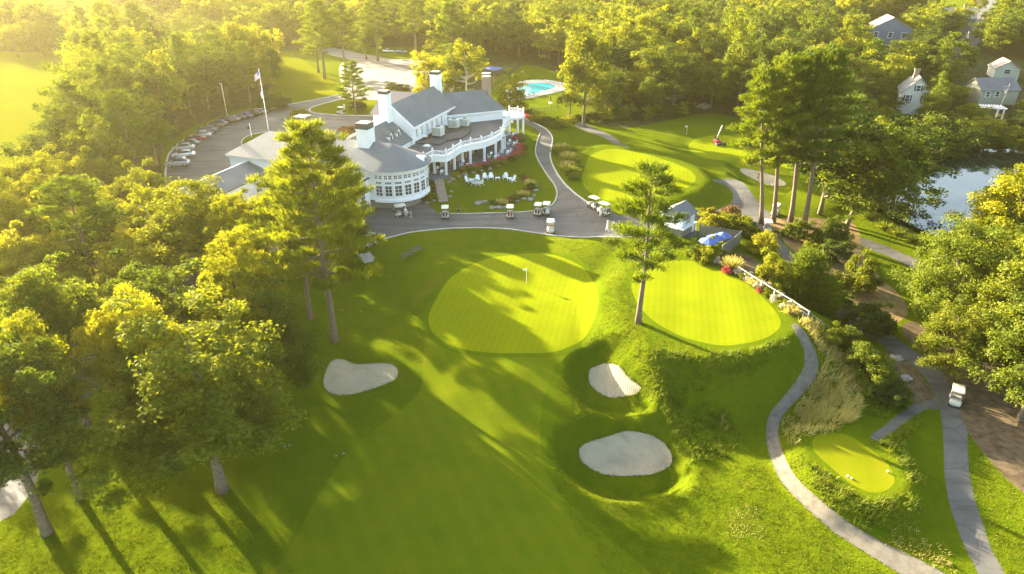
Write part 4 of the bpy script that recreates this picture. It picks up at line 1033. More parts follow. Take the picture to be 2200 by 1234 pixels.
for k in range(-2, 5):
    th = R(-55+15.8*k)
    mk = lambda z, off=0: at_(6.0*math.cos(th+off), 6.0*math.sin(th+off), z, th+off+R(90))
    window(mk(2.45), 1.1, 1.75, 2, 3)
    window(mk(4.52), 1.0, .38, 4, 1)
    for off in (-.062, .062): window(mk(5.4, off), .5, .62, 2, 2, fr=.06)
    # pilaster between bays
    t2 = th+R(7.9)
    mb = MB(); mb.M = at_(6.0*math.cos(t2), 6.0*math.sin(t2), 0, t2+R(90)); mb.box(-.11, .11, -.09, 0, 1.85, 6.25)
    part(mb, 'pilaster', 'white')
window(at_(5.66*math.cos(R(-55)), 5.66*math.sin(R(-55)), .35, R(35)), 1.5, .55, 4, 1)
for i, b in enumerate((15.6, 17.9, 20.2, 22.5, 24.8, 27.1)):
    window(at_(-3.1, b, 6.9, R(90)), .45, 1.45, 1, 3, fr=.07)
window(at_(-3.1, 30.6, 6.3, R(90)), 1.2, 2.1, 2, 3); window(at_(-3.1, 32.4, 6.3, R(90)), .5, 2.1, 1, 3)
for a in (-10.6, -9.9): window(at_(a, 13.7, 7.6, 0), .3, .8, 1, 2, fr=.06)
for a in (-21,-18.5,-16,-13.5,-11): window(at_(a, -5.9, 2.6, 0), 1.1, 1.9, 2, 3)
# back left wing
part(MB().box(-17.6, -12.0, 24.4, 36.6, ZB, 8.4), 'back_wing_wall', 'white')
part(MB().wall([(24.4,8.3),(36.6,8.3),(30.5,11.7)], 'x', -17.6, -12.3), 'gable', 'white')
part(gable_roof(-18.0, -9.5, 23.9, 37.1, 8.45, 12.0, ridge='a', hip1=.2), 'back_wing_roof', 'brownroof')
part(MB().box(-24, -17.7, 22, 29, ZB, 3.0), 'low_wing_wall', 'white')
part(gable_roof(-24.4, -17.62, 21.6, 29.4, 3.0, 4.4, ridge='a', hip0=3), 'low_wing_roof', 'brownroof')
# right hand wing, set at an angle
WM = Matrix.Translation((*[ (lambda x,y:(( x-CX)*UX+(y-CY)*UY))( -1.3,152.6), (lambda x,y:((x-CX)*VX+(y-CY)*VY))(-1.3,152.6)], 0)) @ Matrix.Rotation(R(24)-ROTZ, 4, 'Z')
mb = MB(); mb.M = WM; mb.box(-15, -.5, .5, 11, ZB, 7.75); part(mb, 'right_wing_wall', 'white')
mb = gable_roof(-17, 0, 0, 11.5, 7.85, 11.35, ridge='a', hip1=3.2, ra=5.7); w_ = MB(); w_.M = WM; w_.add(mb.v, mb.f); part(w_, 'right_wing_roof', 'slate')
mb = MB(); mb.M = WM; mb.box(-15, .1, -.1, .1, 7.5, 7.8); part(mb, 'gutter', 'white')
e = WM @ Vector((-1.9, 6.6, 0)); chimney(e.x, e.y, 1.6, 7, 14.7, 'brick', None)
# colonnade terrace: flat roof, fascia, balustrade and columns
edge = [(909,343),(930,334),(959,335),(975,325.5),(991,315),(1012,310),(1035,306),(1058,298),(1077,287),(1084,277),(1083,268),(1088,261),(1096,254)]
E_ = [PL(a, b, 5.85) for a, b in edge]
E_[0] = (3.3, 5.5)
deck = [(-3.1,5.5)]+[(a-.25, b) for a, b in E_]+[(3.5,42.5),(-3.1,37)]
part(MB().prism(deck, 5.0, 5.72), 'flat_roof', 'membrane')
def offset_in(pts_, w):
    out = []
    for i, p in enumerate(pts_):
        d = Vector(pts_[min(i+1,len(pts_)-1)])-Vector(pts_[max(i-1,0)]); d.normalize()
        out.append((p[0]-d.y*w, p[1]+d.x*w))
    return out
In = offset_in(E_, .42)
for z0, z1, off, nm in ((4.62,5.62,0,'fascia'),(5.62,5.86,-.14,'cornice')):
    mb = MB(); Eo = offset_in(E_, off)
    for i in range(len(E_)-1): mb.prism([Eo[i],Eo[i+1],In[i+1],In[i]], z0, z1)
    part(mb, nm, 'white')
raised = [PL(a, b, 6.1) for a, b in [(886,300),(897,306),(945,309),(958,301),(992,295),(1008,284),(1012,272),(1000,262)]]
part(MB().prism([(-3.1, raised[0][1]-1.5)]+raised+[(-3.1, raised[-1][1])], 5.7, 6.08), 'raised_roof', 'membrane2')
def railing(p, q, z, parent, h=.88, panels=2, post=True):
    p = Vector((*p, z)); q = Vector((*q, z)); U = Vector((0,0,1))
    mb = MB().bar(p+U*(h-.06), q+U*(h-.06), .14, .09).bar(p+U*.14, q+U*.14, .10, .08)
    for i in range(panels):
        a = p.lerp(q, i/panels); b = p.lerp(q, (i+1)/panels); m_ = a.lerp(b, .5)
        mb.bar(a+U*.18, b+U*(h-.12), .05).bar(b+U*.18, a+U*(h-.12), .05).bar(b+U*.14, b+U*(h-.1), .07)
    for k in range(1, panels*3):
        a = p.lerp(q, k/(panels*3)); mb.bar(a+U*.15, a+U*(h-.1), .035)
    o = mb.build('railing', M['white'], parent)
    return o
def rpost(p, z, parent, h=1.12):
    x, y = p
    MB().box(x-.12, x+.12, y-.12, y+.12, z, z+h).box(x-.17, x+.17, y-.17, y+.17, z+h, z+h+.08).lathe([(.01,z+h+.34),(.09,z+h+.24),(.05,z+h+.08)], 6, x, y).build('railing_post', M['white'], parent)
Er = offset_in(E_, .12)
for i in range(len(Er)-1):
    L_ = math.dist(Er[i], Er[i+1]); railing(Er[i], Er[i+1], 5.86, club, panels=max(1, round(L_/1.3)))
for p in Er: rpost(p, 5.86, club)
q = [PL(a, b, 6.0) for a, b in [(1006,247),(1033,249),(1060,251)]]
for i in range(2): railing(q[i], q[i+1], 5.75, club, h=1.15, panels=3)
for p in q: rpost(p, 5.75, club, 1.3)
cols = [(916,383),(934,372),(959,375),(977,366),(994,354),(1011,352),(1041,346),(1065,335),(1079,327),(1084,318),(1092,289),(1100,262)]
for a, b in cols:
    x, y = PL(a, b, 1.95)
    MB().box(x-.26, x+.26, y-.26, y+.26, 1.75, 2.1).box(x-.19, x+.19, y-.19, y+.19, 2.1, 4.45).box(x-.25, x+.25, y-.25, y+.25, 4.45, 4.63).build('column', M['white'], club)
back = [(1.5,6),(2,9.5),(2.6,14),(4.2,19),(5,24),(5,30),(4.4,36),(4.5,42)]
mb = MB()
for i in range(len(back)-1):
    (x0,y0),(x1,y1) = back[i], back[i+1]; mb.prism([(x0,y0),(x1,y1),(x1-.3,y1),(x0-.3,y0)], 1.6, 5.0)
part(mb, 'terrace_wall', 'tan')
for i in range(len(back)-1):
    a = Vector(back[i]); b = Vector(back[i+1]); d = (b-a).normalized(); ang = math.atan2(d.y, d.x)
    for t in (.3, .72):
        p = a.lerp(b, t)
        mb = MB(); mb.M = at_(p.x, p.y, 1.95, ang); mb.box(-.75, .75, -.1, 0, 0, 2.3)
        o = mb.build('door', M['door' if (i+int(t*2))%3 == 0 else 'glass'], club)
# roof top equipment
def hvac(px, py, z, s, rot, lb):
    x, y = P(px, py, z); 
    e = empty('rooftop_unit', (x, y, z), rot, lb, 'air unit', 'air handling units on the flat roof', (s,s,s))
    MB().box(-1.0, 1.0, -.85, .85, .18, 1.9).build('housing', M['hvac'], e, bevel=.04)
    MB().box(-1.05, 1.05, -.9, .9, 0, .18).build('base', M['dark'], e)
    MB().lathe([(.01,2.0),(.5,2.0),(.52,1.9)], 14).build('fan', M['dark'], e)
    g_ = MB()
    for k in range(7): g_.box(-.9+.28*k, -.84+.28*k, -.88, -.85, .35, 1.7)
    g_.build('louvre', M['dark'], e)
hvac(942, 292, 6.08, 1.0, ROTZ-.1, 'large square cream unit nearest the camera on the flat roof')
hvac(976, 275, 6.08, .98, ROTZ, 'ribbed cream unit in the middle of the flat roof')
hvac(999, 271, 6.08, .85, ROTZ, 'grey unit at the right of the three on the flat roof')
def rbox(px, py, z, w, d, h, name, mat, lb, cat, rot=ROTZ):
    x, y = P(px, py, z); e = MB().box(-w/2, w/2, -d/2, d/2, 0, h).build(name, M[mat], None, loc=(x, y, z), bevel=.05); e.rotation_euler = (0,0,rot)
    tag(e, lb, cat); return e
for i, (a, b, lb) in enumerate([(911,294,'pale curved skylight left of the nearest rooftop unit'),(931,285,'pale skylight tucked behind the nearest rooftop unit'),(956,269,'pale skylight between the nearest and the ribbed rooftop unit'),(917,311,'pale skylight just behind the terrace balustrade')]):
    x, y = P(a, b, 6.1)
    e = empty('skylight', (x, y, 6.08 if i < 3 else 5.72), ROTZ, lb, 'skylight', 'skylights on the flat roof')
    MB().box(-.7,.7,-.5,.5,0,.2).build('curb', M['hvac'], e); MB().lathe([(.62,.2),(.5,.34),(.25,.42),(.01,.45)], 12).build('dome', M['white'], e)
e = empty('roof_duct', (*P(870, 300, 6.2), 6.0), ROTZ, 'bent grey air duct against the end of the hall wall', 'air duct')
MB().box(-2.2, 2.0, -.9, .5, .1, 1.3).build('trunk_duct', M['hvac'], e); MB().box(-2.4, -1.2, -2.2, -.8, 0, 1.0).box(.2, 1.4, -1.9, -.9, 0, .7).build('branch_duct', M['hvac'], e)
# small arched dormer on the rotunda roof
DM = at_(5.1*math.cos(R(12)), 5.1*math.sin(R(12)), 7.0, R(102))
mb = MB(); mb.M = DM
ar = [(1.0*math.cos(R(180*k/12)), .95*math.sin(R(180*k/12))) for k in range(13)]
mb.wall([(x,z) for x, z in ar], 'y', -.75, 1.2); d = part(mb, 'dormer', 'white')
mb = MB(); mb.M = DM; mb.wall([(x*.62,z*.68+.08) for x, z in ar], 'y', -.8, -.7); mb.build('window', M['glass'], d)
# porch block with balcony left of the rotunda, low west wing
part(MB().box(-12, -1.6, -18.5, -5.95, ZB, 5.3), 'porch_wall', 'white')
part(MB().box(-12.3, -1.3, -18.8, -5.95, 5.3, 5.55), 'porch_roof', 'membrane')
pr = [(-1.45,-6.1),(-1.45,-10.2),(-1.45,-14.4),(-1.45,-18.6),(-5.6,-18.6),(-10,-18.6)]
for i in range(5): railing(pr[i], pr[i+1], 5.55, club, h=.95, panels=3)
for p in pr: rpost(p, 5.55, club)
for b in (-8.2,-11,-13.8,-16.6): window(at_(-1.6, b, 2.2, R(90)), 1.2, 1.9, 2, 3)
for a in (-3.6,-6.4,-9.2): window(at_(a, -18.5, 2.2, 0), 1.2, 1.9, 2, 3)
part(MB().box(-29.8, -22, -34, -4, ZB, 4.3), 'west_wing_wall', 'white')
part(gable_roof(-30.2, -21.6, -34.5, -5.0, 4.3, 5.9, ra=-26, hip0=3), 'west_wing_roof', 'slate')
part(MB().box(-26.09, -25.91, -31.5, -5.0, 5.84, 5.98), 'ridge_cap', 'white')
for b in (-9,-14,-19,-24,-29): window(at_(-22, b, 1.6, R(90)), 1.3, 1.6, 2, 2)
# round porch at the far right end
x, y = PL(1099, 246, 5.6)
mb = MB().lathe([(.01,5.0),(3.0,5.0),(3.15,5.35),(3.0,5.6),(.01,5.6)], 20, x, y); part(mb, 'round_porch_roof', 'white')
rp = [(x+2.85*math.cos(R(a)), y+2.85*math.sin(R(a))) for a in range(-120, 121, 40)]
for i in range(len(rp)-1): railing(rp[i], rp[i+1], 5.6, club, panels=1)
for i, p in enumerate(rp):
    rpost(p, 5.6, club)
    MB().box(p[0]-.17, p[0]+.17, p[1]-.17, p[1]+.17, 1.2, 5.02).build('column', M['white'], club)
# ------------------------------------------------------------------ grounds furniture
def ctree(root, loc, rz, label, group=None, scale=None):
    """a copy of a thing with copies of its parts and their sub-parts"""
    c = root.copy(); col.objects.link(c); c.location = loc; c.rotation_euler = (0, 0, rz)
    c['label'] = label
    if group: c['group'] = group
    if scale: c.scale = scale
    for ch in [o for o in bpy.data.objects if o.parent == root]:
        d = ch.copy(); col.objects.link(d); d.parent = c
        for g_ in [o for o in bpy.data.objects if o.parent == ch]:
            k = g_.copy(); col.objects.link(k); k.parent = d
    return c
def face(px0, px1):
    """heading whose local -y points from one ground pixel towards another"""
    a = G(*px0); b = G(*px1); return math.atan2(b[1]-a[1], b[0]-a[0])+math.pi/2
def loft(st, n=10, closed=True):
    """stations: (y, halfwidth, z0, z1) rounded rectangle rings along y"""
    mb = MB(); vs_ = []; fs_ = []
    for (y, w, z0, z1) in st:
        h = (z1-z0)/2; zc = (z0+z1)/2
        for k in range(n):
            t = 2*math.pi*(k+.5)/n
            cx = math.copysign(abs(math.cos(t))**.45, math.cos(t)); cz = math.copysign(abs(math.sin(t))**.45, math.sin(t))
            vs_.append((w*cx, y, zc+h*cz))
    m_ = len(st)
    for i in range(m_-1):
        for k in range(n): fs_.append((i*n+k, (i+1)*n+k, (i+1)*n+(k+1)%n, i*n+(k+1)%n))
    fs_.append(tuple(range(n))); fs_.append(tuple((m_-1)*n+k for k in range(n))[::-1])
    return mb.add(vs_, fs_)
M['cream'] = plain('cream_plastic', (.62,.57,.42), .45, var=.06)
M['cartbody'] = plain('cart_body', (.50,.48,.38), .4, var=.06)
M['tyre'] = plain('tyre_rubber', (.02,.02,.02), .8, var=.2)
M['rim'] = plain('wheel_rim', (.45,.45,.45), .35, .6, var=.1)
M['seatc'] = plain('seat_vinyl', (.45,.42,.34), .6, var=.08)
M['red'] = plain('red_paint', (.45,.02,.02), .4, var=.1)
M['navy'] = plain('navy_cloth', (.02,.03,.08), .8, var=.1)
M['carglass'] = plain('car_glass', (.02,.025,.03), .05, var=.1, spec=.8)
def wheels(e, pts_, r, w):
    for x, y in pts_:
        t = MB(); t.M = Matrix.Translation((x, y, r)) @ Matrix.Rotation(R(90), 4, 'Y')
        t.lathe([(r*.6,-w/2),(r*.95,-w/2),(r,-w*.3),(r,w*.3),(r*.95,w/2),(r*.6,w/2)], 14)
        o = t.build('wheel', M['tyre'], e, True)
        k = MB(); k.M = Matrix.Translation((x, y, r)) @ Matrix.Rotation(R(90), 4, 'Y')
        k.lathe([(.01,-w*.45),(r*.6,-w*.45),(r*.62,w*.45),(.01,w*.45)], 12).build('rim', M['rim'], o)
def golf_cart(loc, rz, label, bags=('navy','dark'), roof='cream'):
    e = empty('golf_cart', loc, rz, label, 'golf cart', 'golf carts on the drives and cart paths')
    # front is -y
    loft([(-1.18,.42,.30,.55),(-1.1,.52,.26,.78),(-.75,.58,.24,.92),(-.62,.58,.24,.80),(-.58,.58,.24,.36)]).build('front_cowl', M['cartbody'], e, True)
    MB().box(-.56,.56,-.62,.12,.24,.32).build('floor', M['dark'], e)
    loft([(.1,.56,.26,.62),(.3,.6,.26,.68),(.85,.6,.26,.66),(1.12,.52,.32,.58)]).build('rear_body', M['cartbody'], e, True)
    MB().box(-.52,.52,.02,.52,.66,.82).build('seat', M['seatc'], e, bevel=.04)
    MB().box(-.52,.52,.50,.62,.86,1.22).build('seat_back', M['seatc'], e, bevel=.04)
    for x in (-.52,.52):
        MB().tube([(x,-.72,.85),(x*.98,-.55,1.84)], .022, 6).build('roof_post', M['dark'], e)
        MB().tube([(x,.68,.62),(x*.98,.80,1.84)], .022, 6).build('roof_post', M['dark'], e)
    mb = loft([(-.86,.5,1.83,1.88),(-.78,.6,1.83,1.92),(0,.62,1.84,1.95),(.9,.6,1.83,1.92),(1.0,.5,1.83,1.88)]); mb.build('roof', M[roof], e, True)
    MB().add([(-.5,-.73,.92),(.5,-.73,.92),(.48,-.58,1.8),(-.48,-.58,1.8)], [(0,1,2,3)]).build('windscreen', M['screen'], e)
    MB().tube([(-.25,-.6,.8),(-.25,-.32,1.02)], .02, 5).build('steering_column', M['dark'], e)
    w = MB(); w.M = Matrix.Translation((-.25,-.3,1.03)) @ Matrix.Rotation(R(-50), 4, 'X')
    w.tube([(.17*math.cos(t), .17*math.sin(t), 0) for t in [2*math.pi*k/10 for k in range(11)]], .018, 5, False).build('steering_wheel', M['dark'], e)
    wheels(e, [(-.52,-.82),(.52,-.82),(-.52,.78),(.52,.78)], .23, .2)
    for i, bm in enumerate(bags):
        x = -.24+.48*i
        b = MB().tube([(x,.98,.42),(x,1.16,1.22)], [.13,.15], 10); b.build('golf_bag', M[bm], e, True)
        c = MB()
        for k in range(5): c.tube([(x+.05*math.cos(k*1.3),1.16+.05*math.sin(k*1.3),1.2),(x+.07*math.cos(k*1.3),1.2+.06*math.sin(k*1.3),1.42+.03*k)], .018, 4)
        c.build('golf_clubs', M['rim'], e)
    return e
m, n, l, b = nt('clear_windscreen')
b.inputs['Base Color'].default_value = (.9,.95,.95,1); b.inputs['Transmission Weight'].default_value = 1; b.inputs['Roughness'].default_value = .02; b.inputs['IOR'].default_value = 1.02
M['screen'] = m
carts = [((1183,498),(1183,640),'golf cart driving towards the camera in the middle of the drive',('navy','dark')),
 ((957,467),(960,400),'golf cart parked alone beside the kerb nearest the stone steps',('dark','navy')),
 ((1096,466),(1098,400),'golf cart with a red bag parked by the lawn kerb',('red','dark')),
 ((1156,461),(1178,400),'left one of the two golf carts parked together at the lawn corner',('dark','dark')),
 ((1174,459),(1190,400),'right one of the two golf carts parked together, with a white bag',('white','dark')),
 ((1275,447),(1215,425),'golf cart parked by the kerb of the practice green, left of two',('dark','navy')),
 ((1297,460),(1240,438),'golf cart half hidden by the lone pine, right of two',('dark','navy')),
 ((862,464),(930,452),'golf cart under the curved glazed wall beside two people',('dark','navy')),
 ((1648,499),(1662,560),'golf cart with a red bag on the path beside the fenced shrubs',('red','dark')),
 ((1665,462),(1640,500),'golf cart behind the leftmost tall pine trunk',('dark','navy')),
 ((2050,866),(2044,1000),'golf cart driving down the lower right cart path',('navy','dark')),
 ((733,246),(700,240),'dark golf cart beside the lawn patch across the drive behind the clubhouse',('dark','navy')),
 ((795,528),(830,512),'golf cart in the shade under the tallest foreground pine branches',('dark','dark'))]
for p, q, lb, bg in carts: golf_cart(G3(*p), face(p, q)+(math.pi if p[0] in (957,1096,1156,1174) else 0)*0, lb, bg)
# parked cars
def car(loc, rz, paint, label, suv=False):
    e = empty('parked_car', loc, rz, label, 'car', 'cars parked along the outer kerb of the lot')
    h = .22 if suv else 0
    loft([(-2.3,.72,.35,.62),(-2.2,.84,.28,.74+h*.5),(-1.4,.9,.24,.92+h),(-.7,.91,.22,.98+h),(.9,.91,.22,1.0+h),(1.8,.9,.26,1.0+h),(2.2,.84,.32,.92+h),(2.3,.76,.4,.72)], 14).build('body', M[paint], e, True)
    top = 1.46+h*1.3
    g_ = [(-1.1,.80,.9,1.0+h),(-.35,.68,.9,top-.06),(.1,.66,.9,top),(1.0,.66,.9,top-.02),(1.7 if not suv else 2.0,.76,.9,1.02+h)]
    loft(g_, 14).build('windows', M['carglass'], e, True)
    loft([(-.34,.6,top-.05,top-.01),(.1,.63,top-.05,top+.03),(1.0,.62,top-.05,top+.01),(1.2 if not suv else 1.7,.58,top-.12,top-.06)], 12).build('roof_panel', M[paint], e, True)
    wheels(e, [(-.82,-1.4),(.82,-1.4),(-.82,1.4),(.82,1.4)], .33, .22)
    for x in (-.62,.62):
        MB().box(x-.16, x+.16, -2.3, -2.2, .6, .72).build('headlight', M['white'], e, bevel=.02)
        MB().box(x-.14, x+.14, 2.22, 2.31, .72, .86).build('tail_light', M['red'], e, bevel=.02)
    MB().box(-.3,.3,-2.32,-2.28,.4,.5).build('number_plate', M['white'], e)
    return e
for nm, c in (('p_white',(.75,.75,.73)),('p_silver',(.42,.43,.44)),('p_grey',(.12,.125,.13)),('p_black',(.02,.02,.022)),('p_red',(.22,.015,.02)),('p_blue',(.03,.06,.14))):
    M[nm] = plain(nm[2:]+'_car_paint', c, .22, .3, var=.03, spec=.7)
cars = [((383,357),'p_silver','silver suv at the near end of the row',1),((396,337),'p_white','white sedan beside the silver suv at the near end',0),((396,322),'p_silver','pale silver sedan just beyond the white sedan',0),
 ((408,313),'p_grey','dark grey sedan before the red car',0),((421,303),'p_red','dark red sedan, the only red one in the row',0),((433,295),'p_silver','light silver sedan just beyond the red one',0),
 ((445,286),'p_grey','grey suv in the middle of the row',1),((456,277),'p_black','black sedan in the middle of the row',0),((470,270),'p_grey','dark grey sedan where the row starts to straighten',0),((483,265),'p_black','black suv in the straight part of the row',1),
 ((497,261),'p_grey','dark sedan before the far end, fifth from the far end',0),((511,257),'p_black','black sedan fourth from the far end',0),((525,253),'p_blue','dark blue sedan third from the far end',0),((540,249),'p_black','black suv second from the far end',1),((556,245),'p_grey','dark sedan at the far end of the row',0)]
for i, (p, c, lb, s_) in enumerate(cars):
    a = G(*cars[max(0, i-1)][0]); b = G(*cars[min(len(cars)-1, i+1)][0])
    d = Vector((b[0]-a[0], b[1]-a[1])).normalized(); nrm = Vector((-d.y, d.x))
    g_ = G(*p); rz = math.atan2(nrm.y, nrm.x)+math.pi/2+(.25 if i > 3 else 0)
    car((g_[0], g_[1], hz(*g_)), rz, c, lb, s_)
for p, c, lb, rz in (((835,112),'p_white','white car at the far end of the road behind the far parking lot',1.2),((862,114),'p_silver','pale car beyond the pines behind the far parking lot',1.2),((2062,122),'p_blue','blue car parked at the foot of the street utility pole',.8),((2071,108),'p_red','dark red car just above the blue one on the street',.8),((2158,4),'p_white','white car far up the street at the upper right',.5)):
    x, y = P(*p, 0); e = car((x, y, hz(x, y)), rz, c, lb); e['group'] = 'cars on the roads at the back'

# people
M['skin'] = plain('skin', (.50,.32,.22), .6, var=.05)
M['hair'] = plain('hair', (.06,.04,.03), .7)
for nm, c in (('c_white',(.75,.74,.72)),('c_pink',(.65,.45,.48)),('c_brown',(.16,.10,.07)),('c_navy',(.03,.04,.09)),('c_khaki',(.38,.32,.22)),('c_black',(.03,.03,.03))):
    M[nm] = plain(nm[2:]+'_cloth', c, .85, var=.06)
def skin_obj(name, vs_, es, rad, mat, parent, root=0):
    me = bpy.data.meshes.new(name); me.from_pydata(vs_, es, [])
    me.materials.append(mat)
    o = obj(name, me, parent)
    m_ = o.modifiers.new('skin', 'SKIN'); m_.use_smooth_shade = True
    for i, r in enumerate(rad):
        sv = me.skin_vertices[0].data[i]; sv.radius = (r, r) if not isinstance(r, tuple) else r; sv.use_root = (i == root)
    s_ = o.modifiers.new('sub', 'SUBSURF'); s_.levels = 1; s_.render_levels = 1
    return o
def person(loc, rz, label, shirt, legs, hat=None, stride=.0, bend=0.0, arms='down', group=None, s=1.0):
    """faces local -y"""
    e = empty('person', loc, rz, label, 'person', group, (s, s, s))
    by = -bend*.45
    hip, waist, chest, neck, head = (0,0,.92),(0,by*.3,1.1),(0,by*.75,1.34-bend*.12),(0,by,1.50-bend*.2),(0,by*1.12-.01,1.58-bend*.22)
    top = (0, by*1.2-.01, 1.72-bend*.25)
    f1, f2 = stride, -stride
    V = [hip, waist, chest, neck, head, top]
    E = [(0,1),(1,2),(2,3),(3,4),(4,5)]
    Rr_ = [(.15,.11),(.14,.10),(.17,.11),.055,(.085,.095),(.06,.07)]
    for sx, f in ((-1,f1),(1,f2)):
        b = len(V); V += [(sx*.10,0,.86),(sx*.11,-f*.5-.02,.48),(sx*.12,-f,.08),(sx*.13,-f-.14,.04)]
        E += [(0,b),(b,b+1),(b+1,b+2),(b+2,b+3)]; Rr_ += [.095,.065,.045,.04]
        b = len(V); cz = chest[2]+.06; cy = chest[1]
        if arms == 'club': el, ha = (sx*.22, cy-.16, cz-.26), (sx*.04, cy-.34, cz-.46)
        elif arms == 'swing': el, ha = (sx*.25, cy+sx*f*.5, cz-.28), (sx*.24, cy-.12+sx*f*.6, cz-.52)
        else: el, ha = (sx*.25, cy+.03, cz-.28), (sx*.26, cy-.06, cz-.54)
        V += [(sx*.19, cy, cz), el, ha, (ha[0], ha[1]-.04, ha[2]-.09)]
        E += [(2,b),(b,b+1),(b+1,b+2),(b+2,b+3)]; Rr_ += [.06,.045,.033,.035]
    skin_obj('body', V, E, Rr_, M['skin'], e)
    SV = [hip, waist, chest, (neck[0], neck[1], neck[2]-.04)]; SE = [(0,1),(1,2),(2,3)]; SR = [(.165,.125),(.155,.115),(.185,.125),.07]
    for sx in (-1, 1):
        b = len(SV); cz = chest[2]+.06; cy = chest[1]; el = V[6+(0 if sx < 0 else 8)+4+1]
        a = Vector((sx*.19, cy, cz)); el = Vector(el)
        SV += [tuple(a), tuple(a.lerp(el, .75))]; SE += [(2,b),(b,b+1)]; SR += [.072,.065]
    skin_obj('shirt', SV, SE, SR, M[shirt], e)
    TV = [(0,0,.95)]; TE = []; TR = [(.165,.125)]
    for sx, f in ((-1,f1),(1,f2)):
        b = len(TV); TV += [(sx*.10,0,.86),(sx*.11,-f*.5-.02,.48),(sx*.12,-f,.14)]
        TE += [(0,b),(b,b+1),(b+1,b+2)]; TR += [.108,.082,.07]
    skin_obj('trousers', TV, TE, TR, M[legs], e)
    h = MB(); h.M = Matrix.Translation(((0, head[1]*1.05+.005, head[2]+.03)))
    h.lathe([(.088,0),(.098,.07),(.085,.13),(.04,.165),(.005,.17)], 10)
    if hat: h.box(-.07,.07,-.19,-.06,.045,.06)
    h.build('hat' if hat else 'hair', M[hat or 'hair'], e, True)
    for sx in (-1, 1): MB().box(sx*.13-.045, sx*.13+.045, -(f1 if sx < 0 else f2)-.2, -(f1 if sx < 0 else f2)+.06, 0, .07).build('shoe', M['c_white'], e, bevel=.015)
    if arms == 'club': MB().tube([(0,V[12][1]-.02 if False else chest[1]-.34,chest[2]-.38),(0,-.75,.02)], .012, 5).build('golf_club', M['rim'], e)
    return e
ppl = [((872,466),(880,560),'person in white shirt and hat beside the golf cart near the glazed wall','c_white','c_pink','c_white',0,0,'down'),
 ((883,467),(860,470),'person in brown standing next to the white hatted person near the glazed wall','c_brown','c_khaki',None,.1,0,'swing'),
 ((1304,497),(1330,500),'left one of two people in white walking behind the lone pine','c_white','c_white','c_white',.25,0,'swing'),
 ((1317,496),(1340,500),'right one of two people in white walking behind the lone pine','c_white','c_khaki',None,.2,0,'swing'),
 ((1290,464),(1300,480),'person in pale clothes standing at the back of the cart left of the pine','c_pink','c_white','c_white',0,.3,'down'),
 ((1628,386),(1640,400),'golfer in black playing out of the far bunker','c_black','c_khaki','c_white',.05,.5,'club'),
 ((740,236),(755,240),'person in white on the lawn patch behind the clubhouse drive','c_white','c_white',None,.1,0,'down'),
 ((751,234),(740,240),'middle dark figure of the group on the lawn patch','c_navy','c_black',None,.1,0,'down'),
 ((758,233),(740,240),'right hand dark figure of the group on the lawn patch','c_brown','c_navy',None,.1,0,'down'),
 ((985,459),(1000,480),'small dark figure bending by the lawn kerb','c_black','c_black',None,.1,.7,'down')]
for p, q, lb, sh, lg, ht, st, bd, ar in ppl: person(G3(*p), face(p, q), lb, sh, lg, ht, st, bd, ar)

# lawn chairs and tables
def adirondack(loc, rz, label):
    e = empty('garden_chair', loc, rz, label, 'garden chair', 'white slatted armchairs on the clubhouse lawn', (1.15,)*3)
    for k in range(5):
        MB().box(-.27, .27, -.36+.13*k, -.25+.13*k, .40-.035*k, .43-.035*k).build('seat_slat', M['white'], e)
    for k in range(5):
        x = -.24+.12*k; top = 1.12-abs(k-2)*.07
        MB().add([(x-.055,.24,.28),(x+.055,.24,.28),(x+.065,.50,top),(x-.065,.50,top),(x-.055,.27,.28),(x+.055,.27,.28),(x+.065,.53,top),(x-.065,.53,top)],
                 [(0,1,2,3),(7,6,5,4),(0,4,5,1),(1,5,6,2),(2,6,7,3),(3,7,4,0)]).build('back_slat', M['white'], e)
    for x in (-.36,.36):
        MB().box(x-.07, x+.07, -.42, .38, .60, .63).build('arm_rest', M['white'], e)
        MB().box(x-.03, x+.03, -.38, -.28, 0, .60).build('leg', M['white'], e)
        MB().add([(x-.02,-.3,.36),(x+.02,-.3,.36),(x+.02,.52,.0),(x-.02,.52,.0),(x-.02,-.3,.46),(x+.02,-.3,.46),(x+.02,.52,.12),(x-.02,.52,.12)],
                 [(0,3,2,1),(4,5,6,7),(0,1,5,4),(1,2,6,5),(2,3,7,6),(3,0,4,7)]).build('leg', M['white'], e)
    return e
ac = adirondack(G3(1006,393), face((1006,393),(1050,404)), 'leftmost white garden chair, facing right towards the small table')
for p, q, lb in [((1026,391),(1026,402),'white garden chair behind the left hand small table, seen from the front'),((1019,398),(1030,385),'white garden chair seen from behind at the near left of the group'),
 ((1033,398),(1020,388),'white garden chair turned to the left at the near side of the left group'),((1042,387),(1050,408),'left one of the two white garden chairs side by side in the middle'),
 ((1055,386),(1058,408),'right one of the two white garden chairs side by side in the middle'),((1086,386),(1075,406),'white garden chair right of the lone small table'),((1101,391),(1060,400),'rightmost white garden chair, turned to face left')]:
    ctree(ac, G3(*p), face(p, q), lb)
def table(loc, label, r=.42, h=.5):
    e = empty('side_table', loc, .3, label, 'table', 'small white tables on the clubhouse lawn')
    MB().box(-r, r, -r*.8, r*.8, h-.04, h).build('top', M['white'], e)
    for x in (-r+.06, r-.06):
        for y in (-r*.7, r*.7): MB().box(x-.03, x+.03, y-.03, y+.03, 0, h-.04).build('leg', M['white'], e)
    return e
t_ = table(G3(1014,391), 'small white table in the left chair group')
ctree(t_, G3(1069,387), .2, 'small white table alone between the middle and right chairs'); ctree(t_, G3(1094,388), .2, 'small white table between the two right hand chairs')
